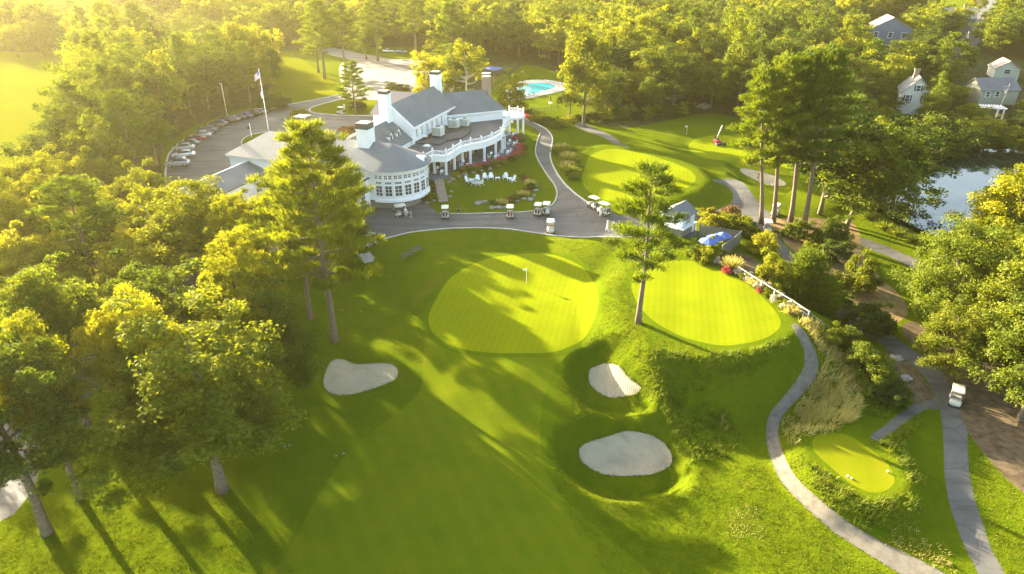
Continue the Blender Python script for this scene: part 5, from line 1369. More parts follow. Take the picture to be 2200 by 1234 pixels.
# benches
def bench(loc, rz, label):
    e = empty('park_bench', loc, rz, label, 'bench', 'benches on the shaded lawn')
    for k in range(3): MB().box(-.95,.95,-.22+.15*k,-.1+.15*k,.44,.47).build('seat_slat', M['wood'], e)
    for k in range(3): MB().box(-.95,.95,.24,.27,.52+.15*k,.62+.15*k).build('back_slat', M['wood'], e)
    for x in (-.85,.85):
        MB().box(x-.03,x+.03,-.24,.27,.40,.44).box(x-.03,x+.03,-.24,-.18,0,.40).box(x-.03,x+.03,.22,.28,0,.95).build('end_frame', M['wood'], e)
    return e
M['wood'] = plain('weathered_wood', (.12,.10,.07), .85, var=.25, scale=5)
M['greyboard'] = plain('grey_fence_boards', (.17,.16,.14), .9, var=.3, scale=5)
bn = bench(G3(876,555), face((876,555),(1000,620))+.2, 'left one of two wooden benches on the shaded lawn above the green')
ctree(bn, G3(896,543), face((896,543),(1010,600))+.2, 'right one of two wooden benches on the shaded lawn above the green')
# flagsticks
def flagstick(px, label, flagc='white', h=2.2):
    x, y, z = G3(*px); e = empty('flagstick', (x, y, z), 0, label, 'flagstick', 'flagsticks in the holes')
    MB().tube([(0,0,0),(0,0,h)], .025, 6).build('stick', M['white'], e)
    MB().add([(0,0,h-.05),(-.28,-.05,h-.07),(-.5,.04,h-.12),(-.5,.04,h-.42),(-.28,-.05,h-.40),(0,0,h-.38),(0,.012,h-.05),(-.28,-.038,h-.07),(-.5,.052,h-.12),(-.5,.052,h-.42),(-.28,-.038,h-.40),(0,.012,h-.38)],
             [(0,1,4,5),(1,2,3,4),(11,10,7,6),(10,9,8,7),(2,8,9,3),(0,6,7,1),(1,7,8,2)]).build('flag', M[flagc], e)
flagstick((1131,608), 'white flag on the main front putting green'); flagstick((1433,393), 'small flag on the practice green behind the lone pine', 'navy', 1.0)
flagstick((1475,290), 'white flag post at the shaded edge of the far green')
# tall flag pole with flags
x, y = P(580, 300, 0); fz = hz(x, y)
e = empty('flagpole', (x, y, fz), 0, 'tall white flagpole with a striped flag and a small furled flag behind the clubhouse', 'flagpole')
MB().tube([(0,0,0),(0,0,7),(0,0,15.2)], [.14,.11,.06], 10).build('pole', M['white'], e, True)
MB().lathe([(.01,15.45),(.1,15.35),(.12,15.28),(.1,15.2),(.01,15.15)], 8).build('finial', M['white'], e, True)
M['flagred'] = plain('flag_red', (.55,.10,.12), .8); M['flagblue'] = plain('flag_blue', (.10,.13,.35), .8)
def wavept(u, v): # u along the fly 0..1, v down 0..1
    return Vector((-u*1.25-.1*v, .16*math.sin(u*7+v*1.5), 15.0-v*1.5-u*.95))
for nm, rows, u0, u1, mt in (('flag_stripe', 13, 0, 1, None),):
    for k in range(13):
        mb = MB(); N = 8
        vv = []
        for i in range(N+1):
            for vv_ in (k/13, (k+1)/13): p = wavept(i/N, vv_); vv.append(tuple(p))
        vv2 = [(a, b+.015, c) for a, b, c in vv]
        fs_ = []
        for i in range(N): fs_ += [(2*i,2*i+2,2*i+3,2*i+1), (2*N+2+2*i+1,2*N+2+2*i+3,2*N+2+2*i+2,2*N+2+2*i)]
        mb.add(vv+vv2, fs_).build('flag_stripe', M['flagred' if k % 2 == 0 else 'white'], e)
mb = MB(); vv = []
for i in range(4):
    for v_ in (0, 7/13): p = wavept(i*.14, v_); vv += [(p.x, p.y-.02, p.z), (p.x, p.y+.035, p.z)]
fs_ = []
for i in range(3): fs_ += [(4*i,4*i+4,4*i+6,4*i+2), (4*i+1,4*i+3,4*i+7,4*i+5)]
cn = mb.add(vv, fs_).build('flag_canton', M['flagblue'], e)
st_ = MB()
for r_ in range(5):
    for c_ in range(5):
        p = wavept(.04+c_*.08, .04+r_*.1); st_.box(p.x-.03, p.x+.03, p.y-.03, p.y+.045, p.z-.03, p.z+.03)
st_.build('flag_stars', M['white'], cn)
MB().tube([(-.1,0,10.6),(-.3,.02,10.0),(-.22,0,9.2),(-.15,0,8.9)], [.05,.16,.13,.03], 7).build('small_flag', M['white'], e, True)
# poles
def pole(px, h, label, name='light_pole', r=.11, arm=0, mat='wood', lean=0):
    x, y, z = G3(*px) if px[1] > 60 else (*P(*px, 0), 0)
    e = empty(name, (x, y, z), .3, label, 'pole')
    MB().tube([(0,0,-.3),(lean,0,h)], [r, r*.7], 8).build('pole', M[mat], e, True)
    if arm:
        MB().box(-arm, arm, -.06, .06, h-.7, h-.55).box(-arm*.7, arm*.7, -.06, .06, h-1.5, h-1.38).build('crossarm', M[mat], e)
        MB().lathe([(.16,h-2.4),(.2,h-2.3),(.2,h-1.7),(.1,h-1.65)], 8, .3, 0).build('transformer', M['hvac'], e)
    return e
def lamp_head(e, h): MB().box(-.5,.1,-.12,.12,h,h+.12).build('lamp_head', M['hvac'], e)
lamp_head(pole((488,249), 8, 'tall thin light pole at the edge of the left wood behind the parked cars', mat='cream'), 8)
lamp_head(pole((350,330), 6.5, 'light pole rising from the wood left of the parked cars', mat='wood'), 6.5)
e = pole((541,297), 3.4, 'white post with a small sign on the grass island in the parking lot', 'sign_post', .1, mat='white')
MB().box(-.6,-.1,-.04,.04,2.2,2.7).build('sign_board', M['dark'], e)
pole((2065,128), 10, 'pale wooden utility pole with crossarm beside the blue car on the street', 'utility_pole', .2, 1.2, 'tan')
pole((1956,98), 8, 'leaning pale pole between the trees right of the blue grey house', 'utility_pole', .14, 0, 'tan', .8)
pole((2098,72), 9, 'utility pole with crossarm on the far part of the street', 'utility_pole', .18, 1.2, 'tan')
pole((2142,250), 8.5, 'leaning utility pole beside the white pergola', 'utility_pole', .16, .8, 'tan', 1.0)
pole((2150,30), 9, 'utility pole at the top right where the street leaves the photo', 'utility_pole', .18, 1.2, 'tan')

# stone steps
def steps(p0, p1, nst, w, z0, z1, label, mat, name='stone_steps'):
    a = Vector(G(*p0)); b = Vector(G(*p1)); d = (b-a)/nst
    e = empty(name, (a.x, a.y, z0), math.atan2(d.y, d.x), label, 'steps')
    for k in range(nst):
        L_ = d.length; zz = (z1-z0)*(k+1)/nst
        MB().box(L_*k+.02, L_*(k+1)+.12, -w/2, w/2, zz-.28, zz).build('step', M[mat], e, bevel=.03)
    return e
M['stepg'] = plain('grey_step', (.30,.28,.24), .85, var=.2); M['stepb'] = plain('brown_step', (.26,.20,.15), .85, var=.25)
z0 = hz(*G(953,434)); steps((953,434),(943,391), 9, 1.7, z0-.05, 1.95, 'brown stone steps climbing from the drive to the terrace beside the glazed end', 'stepb')
a, b = G(797,560), G(783,549); steps((797,563),(781,547), 4, 1.9, hz(*a)-.05, hz(*b)+.2, 'four pale grey steps from the lawn up to the kerb under the tallest pine', 'stepg')
# rocks
def rock_mesh(seed, rough=.22):
    rg = np.random.default_rng(seed); bm_v = []; mb = MB()
    nlat, nlon = 6, 9
    ph = rg.uniform(0, 6, 6)
    vs_ = [(0,0,.72)]
    for i in range(1, nlat):
        for j in range(nlon):
            t = math.pi*i/nlat; p = 2*math.pi*j/nlon
            r = 1+rough*math.sin(3*p+ph[0])*math.sin(2*t+ph[1])+rough*.7*math.sin(5*p+ph[2]+t*3)+rg.uniform(-.09,.09)
            vs_.append((r*math.sin(t)*math.cos(p), r*math.sin(t)*math.sin(p)*.8, r*math.cos(t)*.72))
    vs_.append((0,0,-.6)); f = []
    for j in range(nlon): f.append((0, 1+j, 1+(j+1)%nlon)); f.append((len(vs_)-1, 1+(nlat-2)*nlon+(j+1)%nlon, 1+(nlat-2)*nlon+j))
    for i in range(nlat-2):
        for j in range(nlon): f.append((1+i*nlon+j, 1+(i+1)*nlon+j, 1+(i+1)*nlon+(j+1)%nlon, 1+i*nlon+(j+1)%nlon))
    return mb.add(vs_, f).mesh('boulder', M['rock'])
M['rock'] = plain('grey_rock', (.20,.19,.165), .9, var=.35, scale=1.5, spec=.2, bstr=.6, bscale=5)
rocks = [rock_mesh(s_) for s_ in (1,2,3,4)]
rr = random.Random(9)
def rock(px, s, label, group=None, flat=.6):
    x, y, z = G3(*px); o = obj('boulder', rocks[rr.randrange(4)], None, (x, y, z+.12*s))
    o.rotation_euler = (0, 0, rr.uniform(0, 6.28)); o.scale = (s*rr.uniform(.85,1.25), s, s*flat)
    return tag(o, label, 'rock', group)
rock((1512,232), 2.2, 'large pale boulder at the edge of the dark wood above the upper fairway')
for px, s in [((1028,438),1.1),((1042,434),.7),((1058,447),.9),((1072,447),.9),((1086,447),.8),((1098,441),.6),((1112,432),.5),((1126,428),.7),((1140,429),.8),((1148,421),.6),((1153,410),.8),((1150,400),.6),((1143,391),.5)]:
    rock(px, s*.85, 'grey rock in the curved rock garden on the clubhouse lawn', 'rocks of the rock garden', .45)
for px, s in [((973,386),.8),((985,380),.7),((1000,376),.8),((1018,371),.6),((1034,367),.7),((1052,363),.7),((1070,357),.6),((1086,352),.7),((1100,344),.6),((965,392),.7),((968,402),.6),((970,412),.6),((966,423),.6),((940,423),.6),((936,412),.6),((934,402),.6),((932,432),.6),((918,436),.5),((905,430),.5)]:
    rock(px, s*.75, 'rounded field stone edging the terrace bank and the brown steps', 'edging stones of the terrace bank', .7)
rock((1928,771), .9, 'pale rock in the mulch triangle beside the lower cart path', None, .35); rock((1946,814), .7, 'lower pale rock in the mulch triangle beside the lower cart path', None, .35)
for px in ((735,667),(722,980),(738,975),(612,960),(622,957)): rock(px, .14, 'small pale stone lying on the shaded left lawn', 'small stones on the left lawn')

# shrubs
def mk_shrub(key, seed, Rr, H, mat, ncl=34, nleaf=3600, size=.2, **kw):
    cm, C = clump_crown('foliage', seed, Rr, .05, H, ncl, nleaf, size, M[mat], rc=kw.pop('rc', (.22,.36)), top=.7, **kw)
    sm = MB()
    for k in range(4): sm.tube([(0,0,-.2),(.3*Rr*math.cos(k*1.6),.3*Rr*math.sin(k*1.6),H*.45)], [.06,.03], 5)
    protos[key] = (Rr, H, sm.mesh('stem', M['bark'], True), cm)
mk_shrub('shG', 41, 1.5, 1.9, 'shrub'); mk_shrub('shY', 42, 1.5, 1.9, 'leafy'); mk_shrub('shD', 43, 1.5, 1.9, 'leafd'); mk_shrub('shR', 44, 1.3, 1.5, 'rust')
mk_shrub('flR', 45, .8, .9, 'redfl', 16, 900, .16); mk_shrub('flW', 46, .7, .8, 'whitefl', 16, 900, .14)
mk_shrub('shBig', 47, 3, 4.2, 'leafy', 70, 11000, .26, rc=(.16,.27)); mk_shrub('shBigG', 48, 3, 4.2, 'shrub', 70, 11000, .26, rc=(.16,.27)); mk_shrub('shBigD', 49, 3, 4.2, 'leafd', 70, 11000, .26, rc=(.16,.27))
def tuft_quads(C, D, L_, W_, rg, up=.9, bend=.35):
    n = len(C)
    dr = unit(D*bend+rg.normal(size=(n,3))*.28+np.array([0,0,up]))
    sd = unit(np.cross(dr, rg.normal(size=(n,3)))); l_ = (L_*rg.uniform(.5,1.25,n))[:,None]; w_ = W_*rg.uniform(.6,1.3,n)[:,None]
    return np.stack([C-sd*w_*.5, C+sd*w_*.5, C+dr*l_+sd*w_*.12, C+dr*l_-sd*w_*.12], 1)
rg_ = np.random.default_rng(3)
nb_ = 700; an = rg_.uniform(0, 6.28, nb_); D_ = np.stack([np.cos(an), np.sin(an), np.zeros(nb_)], 1)
og = quad_mesh('foliage', tuft_quads(D_*rg_.uniform(.02,.3,nb_)[:,None], D_, 1.2, .09, rg_, .8, .55), rg_.uniform(0,1,nb_), M['tallg'])
og2 = quad_mesh('foliage', tuft_quads(D_*rg_.uniform(.02,.3,nb_)[:,None], D_, 1.2, .09, rg_, .8, .55), rg_.uniform(0,1,nb_), M['dryg'])
st0 = MB().tube([(0,0,-.1),(0,0,.2)], .05, 5).mesh('stem', M['bark'])
protos['orn'] = (.8, 1.2, st0, og); protos['ornD'] = (.8, 1.2, st0, og2)
def shrub(kind, px, h, r, label, group=None, name='shrub', dz=0):
    x, y = G(*px); return tree(kind, x, y, h, r, name, label, group, cat='shrub', crown='foliage')
S = shrub
S('shBigG',(1782,528),4.5,2.9,'large rounded bush between the tall pines and the lower cart path'); S('shBigG',(1712,515),3.2,2.4,'bush left of the large rounded one beside the pine straw')
S('shBigD',(1790,560),3.4,2.6,'dark bush below the large rounded one by the path'); S('shBig',(1852,625),4.4,2.7,'light green bush right of the cart path, left of the big round tree')
S('shBig',(1742,548),2.0,1.7,'small low bush on the path bank'); S('shG',(1795,615),2.0,1.9,'low green shrub beside the middle of the cart path')
S('shBig',(1662,612),4.0,2.3,'yellow green bush left of the cart path, nearest the fenced yard'); S('shBig',(1632,545),3.4,2.3,'spiky yellow green bush by the cart path behind the mulch')
tree('spruce', *G(1722,648), 6.5, 2.6, 'conifer_tree', 'small pointed conifer behind the white rail fence', cat='tree'); tree('spruce', *G(1755,668), 4.5, 2.4, 'conifer_tree', 'low dark conifer right of the pointed one', cat='tree')
S('shBigD',(1870,715),4.2,3.0,'dark shaded bush under the big round tree beside the path'); S('shBigD',(1785,665),3.2,2.4,'dark bush between the conifers and the path')
S('shBigG',(1842,790),3.0,2.4,'tall green weeds and shrubs on the slope above the tee'); S('shBigG',(1880,830),2.6,2.4,'green brush on the slope near the mulch triangle'); S('shBigG',(1815,745),2.6,1.8,'green brush at the top of the grassy bank'); S('shBigD',(1905,855),1.8,2.4,'low dark brush beside the branch path')
S('shG',(1775,735),1.6,1.5,'small shrub at the end of the rail fence')
for px, k, h, r, lb in [((1530,487),'shY',2.4,2.1,'bright yellow green hedge plant behind the fenced yard, left'),((1553,490),'shY',2.5,2.2,'bright yellow green hedge plant behind the fenced yard, middle'),((1590,495),'shY',2.4,2.4,'bright yellow green hedge plant behind the fenced yard, right'),
 ((1566,470),'shR',2.2,2.0,'rust coloured round bush above the yellow hedge plants'),((1532,472),'shR',1.8,1.6,'brownish bush left of the rust coloured round bush'),((1512,470),'shY',1.8,1.5,'small bush between the hut and the hedge plants'),((1606,508),'shG',1.9,1.8,'purple green perennial clump right of the yellow hedge plants'),
 ((1512,560),'shY',2.0,1.7,'bush at the corner of the right front green near the hut'),((1535,552),'shY',2.4,1.3,'upright light green bush in front of the blue parasols'),((1497,552),'shG',1.8,1.6,'dark green bush below the hut'),
 ((1557,560),'shG',1.2,1.3,'green bush at the top of the flower bed')]:
    S(k, px, h, r, lb)
bedpts = [(1548,566),(1560,575),(1573,582),(1585,590),(1597,597),(1609,605),(1621,613),(1632,621),(1644,630),(1655,638),(1666,647),(1677,656),(1689,664),(1700,673)]
for i, p in enumerate(bedpts):
    k = ['flW','shG','shY','flW','shY','flW','ornD'][i % 7]
    what = {'flW':'pale flowering plant','shG':'green perennial','shY':'yellow green perennial','ornD':'dry plumed grass'}[k]
    S(k, p, .95 if k[0] == 'f' else .9, .85, what+' in the narrow bed between the right front green and the rail fence', what+'s in the rail fence bed', 'flowering_plant')
    S(['shY','flW','shG'][i%3], (p[0]+10, p[1]-3), .8, .75, ['yellow green perennial','pale flowering plant','green perennial'][i%3]+' in the narrow bed between the right front green and the rail fence', ['yellow green perennial','pale flowering plant','green perennial'][i%3]+'s in the rail fence bed', 'flowering_plant')
S('flR',(1561,588),1.0,.7,'crimson flowers at the upper end of the rail fence bed',None,'flowering_plant'); S('flR',(1631,629),.8,.5,'crimson flowers halfway along the rail fence bed',None,'flowering_plant'); S('ornD',(1573,580),1.7,1.1,'large pale plume of grass at the start of the rail fence')
for i, p in enumerate([(1007,362),(1032,359),(1055,353),(1076,348),(1093,342),(1107,334),(1114,325),(1117,316),(1109,301)]):
    S('flR', p, 1.0, 1.05, 'red flowering bush in the row along the terrace edge', 'red bushes along the terrace', 'flowering_plant')
for i, p in enumerate([(1012,369),(1024,367),(1040,364),(1062,358),(1082,353),(1098,347),(1111,341),(1121,333),(1124,322),(1122,308),(1116,296),(985,374),(996,370),(978,380)]):
    S(['shG','shY','shD'][i%3], p, 1.05, .95, ['green','yellow green','dark green'][i%3]+' low shrub on the bank below the terrace', ['green','yellow green','dark green'][i%3]+' shrubs on the terrace bank')
S('shD',(917,408),2.4,1.5,'round dark bush between the glazed end and the brown steps'); S('shG',(925,428),1.2,1.5,'low green shrubs in the kerbed bed beside the brown steps'); S('shG',(908,430),1.0,1.3,'low green shrub at the foot of the glazed end')
for i, p in enumerate([(1062,440),(1078,439),(1095,434),(1110,427),(1124,420),(1134,412),(1142,404),(1138,396),(1131,388),(1122,381)]):
    S(['shG','ornD','shR'][i%3], p, .8, .9, ['green','dry grassy','brownish'][i%3]+' plant between the rocks of the lawn rock garden', ['green','dry grassy','brownish'][i%3]+' plants in the rock garden')
for i, p in enumerate([(1199,330),(1206,340),(1212,351),(1219,362),(1226,373),(1234,384),(1212,330),(1221,341),(1230,352),(1238,364),(1222,328),(1204,322)]):
    S(['orn','shG','orn','ornD'][i%4], p, 1.3, 1.3, ['arching ornamental grass','green shrub','arching ornamental grass','dry ornamental grass'][i%4]+' in the bed right of the curving drive', 'plants in the bed right of the curving drive')
for i, p in enumerate([(1150,262),(1165,258),(1180,262),(1195,266),(1208,270),(1172,268),(1190,274),(1222,262),(1240,258)]):
    S(['shG','shY','shD'][i%3], p, 1.4, 1.7, ['green','yellow green','dark green'][i%3]+' shrub in the bed where the upper cart path leaves the drive', ['green','yellow green','dark green'][i%3]+' shrubs at the start of the upper path')
for p in ((1128,250),(1136,254),(1145,257)): S('flR', p, .6, 1.0, 'pink flower mound beside the drive below the pool lawn', 'pink flower mounds', 'flowering_plant')
for i, p in enumerate([(1268,262),(1285,256),(1300,258),(1318,254),(1335,258),(1352,254),(1370,258),(1388,256),(1405,252),(1424,254),(1442,250),(1460,247),(1478,240),(1278,245),(1310,240)]):
    S(['shBigD','shBigG','shBig'][i%3], p, 2.8, 2.3, ['dark','green','yellow green'][i%3]+' bush along the edge of the wood above the upper fairway', ['dark','green','yellow green'][i%3]+' bushes along the wood edge')
S('shBig',(1308,236),7.5,4.0,'tall yellow green bush in front of the dark wood, right of the bare trunk'); S('shBig',(1295,205),8,3.5,'tall yellow green bush near the white shed')
S('shBigD',(590,232),3.6,5.0,'wide dark bush beside the drive at the edge of the left wood'); S('shBigD',(772,238),2.8,2.2,'round dark bush on the lawn patch behind the clubhouse'); S('shBig',(855,198),2.6,4,'wide green bush behind the clubhouse roof'); S('shR',(752,285),1.4,3,'orange shrub hedge against the clubhouse drive wall')
S('shBig',(640,262),3,2.6,'yellow green bush right behind the left chimney'); S('shG',(555,306),1.4,1.5,'small shrub on the parking lot island')
for i, p in enumerate([(1868,470),(1900,492),(1930,505),(1960,520),(2010,530)]): S('orn', p, 1.1, 1.3, 'grass clump on the near bank of the pond', 'grass clumps on the pond bank')
for i, p in enumerate([(450,402),(470,392),(490,384),(510,376),(430,412)]): S('shD', p, 1.3, 1.8, 'dark shrub along the west wing between roof and parking lot', 'shrubs along the west wing')
for i, p in enumerate([(1110,238),(1120,241),(1130,243),(1100,240)]): S('shG', p, 1.6, 1.6, 'green shrub beside the round porch', 'shrubs beside the round porch')

M['turf'] = leafmat('rough_turf', (.085,.12,.004), (.12,.15,.005), (.17,.18,.007), .25, .05)
# tall grass
def tall_grass(poly_px, dens, L_, mat, name, label=None, W_=.07, seed=1, lean=(.4,-.5,0)):
    rg = np.random.default_rng(seed); pl = np.array([G(*p) for p in poly_px]); x0, y0 = pl.min(0); x1, y1 = pl.max(0)
    n = int((x1-x0)*(y1-y0)*dens); c = np.stack([rg.uniform(x0,x1,n), rg.uniform(y0,y1,n)], 1)
    c = c[inside(c[:,0], c[:,1], pl)]
    keep = (np.sin(c[:,0]*1.7+np.sin(c[:,1]*1.3))*np.sin(c[:,1]*1.9+np.sin(c[:,0]))+rg.normal(0,.5,len(c))) > -.45
    c = c[keep]
    for i, r in enumerate(regions):
        if r[1] in ('green','tee','sand','gravel','path','asphalt'): c = c[~inside(c[:,0], c[:,1], r[2])]
    c = np.repeat(c, 5, 0)+rg.normal(size=(len(c)*5,2))*.12
    z = hexact(c[:,0], c[:,1])-.02
    C = np.stack([c[:,0], c[:,1], z], 1)
    T = np.clip(.5+.3*np.sin(c[:,0]*.8)*np.sin(c[:,1]*.9)+rg.normal(0,.18,len(C)), 0, 1)
    me = quad_mesh(name, tuft_quads(C, np.tile(np.array(lean), (len(C),1)), L_, W_, rg, .75, .5), T, M[mat])
    return tag(obj(name, me), kind='stuff')
tall_grass([(1385,765),(1420,748),(1500,762),(1600,752),(1690,722),(1705,735),(1640,790),(1560,830),(1480,850),(1440,900),(1400,860)], 11, .5, 'tallg', 'rough_grass_bank', seed=1)
tall_grass([(1400,850),(1470,850),(1560,880),(1600,940),(1560,985),(1480,1000),(1440,930)], 12, .5, 'tallg', 'rough_grass_bank', seed=2)
tall_grass([(1335,780),(1375,750),(1420,800),(1410,860),(1380,850),(1380,820)], 9, .4, 'tallg', 'rough_grass_bank', seed=3)
tall_grass([(1715,690),(1760,700),(1800,760),(1850,810),(1850,880),(1830,912),(1770,905),(1715,905),(1705,880),(1745,830),(1770,780),(1748,735)], 22, .85, 'dryg', 'pale_tall_grass', seed=4)
tall_grass([(1680,900),(1740,890),(1830,905),(1790,930),(1740,935),(1700,960),(1685,940)], 14, .7, 'dryg', 'pale_tall_grass', seed=5)
tall_grass([(1735,990),(1800,1030),(1870,1075),(1950,1060),(1990,1090),(1950,1150),(1850,1140),(1780,1090),(1740,1040)], 14, .55, 'tallg', 'rough_grass_bank', seed=6)
tall_grass([(1880,955),(1960,890),(1985,900),(1940,960),(1985,1040),(1950,1040),(1925,985)], 14, .5, 'tallg', 'rough_grass_bank', seed=7)
tall_grass([(1830,740),(1900,760),(1960,850),(1900,900),(1860,900),(1850,820)], 12, .6, 'tallg', 'rough_grass_bank', seed=8)
tall_grass([(1545,890),(1562,890),(1562,925),(1548,925)], 25, .7, 'dryg', 'pale_tall_grass', seed=10)
tall_grass([(1850,1160),(1960,1130),(2030,1180),(2060,1234),(1980,1230)], 10, .3, 'dryg', 'pale_tall_grass', seed=11)
tall_grass([(1880,425),(1900,425),(1990,478),(2050,500),(2040,510),(1970,495)], 10, .6, 'dryg', 'pale_tall_grass', seed=12)

tall_grass([(1300,860),(1400,870),(1450,960),(1460,1020),(1600,1000),(1650,1000),(1760,1120),(1900,1234),(1300,1234),(1230,1130),(1190,1040),(1180,960),(1200,880)], 16, .13, 'turf', 'tufted_rough_grass', seed=21, W_=.05)
tall_grass([(1230,760),(1290,740),(1420,760),(1400,860),(1300,880),(1210,900),(1195,840)], 14, .1, 'turf', 'tufted_rough_grass', seed=22, W_=.05)
tall_grass([(1290,600),(1340,600),(1390,720),(1540,760),(1400,765),(1300,745),(1250,745),(1290,690)], 16, .12, 'turf', 'tufted_rough_grass', seed=23, W_=.05)
tall_grass([(1180,515),(1330,515),(1440,525),(1380,560),(1330,600),(1290,600),(1250,560)], 12, .13, 'turf', 'tufted_rough_grass', seed=24, W_=.055)
tall_grass([(0,1234),(0,1130),(100,1100),(330,980),(560,1100),(640,1234)], 16, .13, 'turf', 'tufted_rough_grass', seed=25, W_=.05)
tall_grass([(1680,960),(1720,980),(1830,1110),(2040,1200),(2000,1180),(1850,1140),(1760,1090),(1690,1000)], 16, .14, 'turf', 'tufted_rough_grass', seed=26, W_=.05)
tall_grass([(2080,930),(2200,1080),(2200,1234),(2150,1234),(2090,1050)], 14, .13, 'turf', 'tufted_rough_grass', seed=27, W_=.05)

def edge_tufts(kinds, reach, L_, dens, seed):
    rg = np.random.default_rng(seed); C = []
    for r in regions:
        if r[1] not in kinds: continue
        p = r[2]; q = np.roll(p, -1, 0); mask = (p[:,1] < reach)
        for a, b in zip(p[mask], q[mask]):
            k = max(1, int(np.linalg.norm(b-a)*dens)); t = rg.uniform(0, 1, k)[:,None]
            C.append(a+(b-a)*t+rg.normal(0, .07, (k, 2)))
    C = np.concatenate(C); z = hexact(C[:,0], C[:,1])-.02; C = np.stack([C[:,0], C[:,1], z], 1)
    T = np.clip(rg.normal(.5, .2, len(C)), 0, 1)
    tag(obj('edge_grass', quad_mesh('edge_grass', tuft_quads(C, np.tile(np.array((.4,-.5,0)), (len(C),1)), L_, .07, rg, .7, .5), T, M['turf'])), kind='stuff')
edge_tufts(('sand',), 130, .2, 26, 31); edge_tufts(('gravel','path'), 110, .14, 12, 32)
tall_grass([(1560,1100),(1600,1080),(1640,1100),(1650,1150),(1610,1175),(1570,1150)], 22, .07, 'dryg', 'dry_patch', seed=33, W_=.08)

# rail fence
e = empty('rail_fence', G3(1585,584), 0, 'white two rail fence on top of the bank along the flower bed', 'fence')
fp = [(1585,590),(1606,604),(1634,622),(1662,640),(1698,662),(1735,687)]
W3 = [Vector(G3(*p)) for p in fp]; o0 = Vector(e.location)
for p in W3: MB().box(p.x-o0.x-.07, p.x-o0.x+.07, p.y-o0.y-.07, p.y-o0.y+.07, p.z-o0.z-.1, p.z-o0.z+1.15).build('post', M['kerb'], e)
for a, b in zip(W3, W3[1:]):
    for h in (.55, 1.08): MB().bar(a-o0+Vector((0,0,h)), b-o0+Vector((0,0,h)), .06, .10).build('rail', M['kerb'], e)
e = empty('rail_fence', G3(1735,687), 0, 'weathered wooden rail fence continuing past the end of the white rails', 'fence')
W3 = [Vector(G3(*p)) for p in ((1735,687),(1760,706),(1785,728))]; o0 = Vector(e.location)
for p in W3[1:]: MB().box(p.x-o0.x-.07, p.x-o0.x+.07, p.y-o0.y-.07, p.y-o0.y+.07, p.z-o0.z-.1, p.z-o0.z+1.1).build('post', M['wood'], e)
for a, b in zip(W3, W3[1:]):
    for h in (.5, 1.0): MB().bar(a-o0+Vector((0,0,h)), b-o0+Vector((0,0,h)), .09, .12).build('rail', M['wood'], e)
# black iron fence by the pool lawn
e = empty('iron_fence', G3(1128,243), 0, 'thin black iron fence along the near side of the pool lawn', 'fence')
W3 = [Vector(G3(*p)) for p in ((1128,243),(1142,244),(1156,244),(1170,243),(1184,241),(1200,240))]; o0 = Vector(e.location)
for p in W3: MB().box(p.x-o0.x-.05, p.x-o0.x+.05, p.y-o0.y-.05, p.y-o0.y+.05, p.z-o0.z-.1, p.z-o0.z+1.5).build('post', M['dark'], e)
for a, b in zip(W3, W3[1:]):
    mb = MB()
    for h in (.25, 1.35): mb.bar(a-o0+Vector((0,0,h)), b-o0+Vector((0,0,h)), .05)
    for k in range(1, 9): p = a.lerp(b, k/9)-o0; mb.bar(p+Vector((0,0,.25)), p+Vector((0,0,1.35)), .025)
    mb.build('panel', M['dark'], e)
# starter hut
hr = R(49.5); e = empty('starter_hut', (26.3, 102.6, hz(26.3,102.6)), hr, 'small pale blue hut with grey roof, shuttered window and stone base beside the drive', 'hut', None, (.82,)*3)
MB().box(-2.6,2.6,-2.5,2.5,-.4,1.5).build('stone_base', M['stonewall'], e)
M['paleblue'] = plain('pale_blue_siding', (.55,.63,.66), .6, var=.05)
MB().box(-2.35,2.35,-2.3,2.3,1.5,3.9).build('wall', M['paleblue'], e)
MB().box(-2.75,2.75,-2.7,2.7,1.42,1.6).build('ledge', M['white'], e)
MB().wall([(-2.3,3.9),(2.3,3.9),(0,5.3)], 'x', -2.35, 2.35).build('gable', M['white'], e)
mb = MB().add([(-2.7,-2.8,3.75),(2.7,-2.8,3.75),(2.7,2.8,3.75),(-2.7,2.8,3.75),(-2.7,0,5.5),(2.7,0,5.5)], [(0,1,5,4),(2,3,4,5),(1,2,5),(3,0,4),(0,3,2,1)]); mb.build('roof', M['slate'], e)
for x0, ym in ((0,-2.3),):
    w = window(at_(-.2, -2.3, 2.1, 0), .9, 1.3, 2, 2, e); MB().box(-.95,-.72,-2.36,-2.3,2.05,3.5).build('shutter', M['dark'], e); MB().box(.32,.55,-2.36,-2.3,2.05,3.5).build('shutter', M['dark'], e)
MB().box(1.2,2.1,-2.56,-2.5,-.3,1.4).build('door', M['white'], e)
MB().box(-4.2,-2.7,-2.2,2.2,2.0,2.2).build('awning', M['white'], e)
# fenced yard with parasols
e = empty('yard_fence', G3(1505,505), 0, 'grey board fence enclosing the yard with blue parasols', 'fence'); o0 = Vector(e.location)
W3 = [Vector(G3(*p)) for p in ((1502,508),(1545,517),(1588,524),(1572,538),(1550,553))]
for p in W3: MB().box(p.x-o0.x-.1, p.x-o0.x+.1, p.y-o0.y-.1, p.y-o0.y+.1, p.z-o0.z-.3, p.z-o0.z+2.1).build('post', M['greyboard'], e)
for a, b in zip(W3, W3[1:]):
    L_ = (b-a).length; nbd = int(L_/.17); mb = MB()
    for k in range(nbd):
        p = a.lerp(b, (k+.06)/nbd)-o0; q_ = a.lerp(b, (k+.94)/nbd)-o0
        h = 1.95+rr.uniform(-.02,.02); mb.bar(p+Vector((0,0,h/2-.1)), q_+Vector((0,0,h/2-.1)), .03, h)
    mb.build('boards', M['greyboard'], e, kind='stuff'); MB().bar(a-o0+Vector((0,0,1.98)), b-o0+Vector((0,0,1.98)), .12, .06).build('cap_rail', M['greyboard'], e)
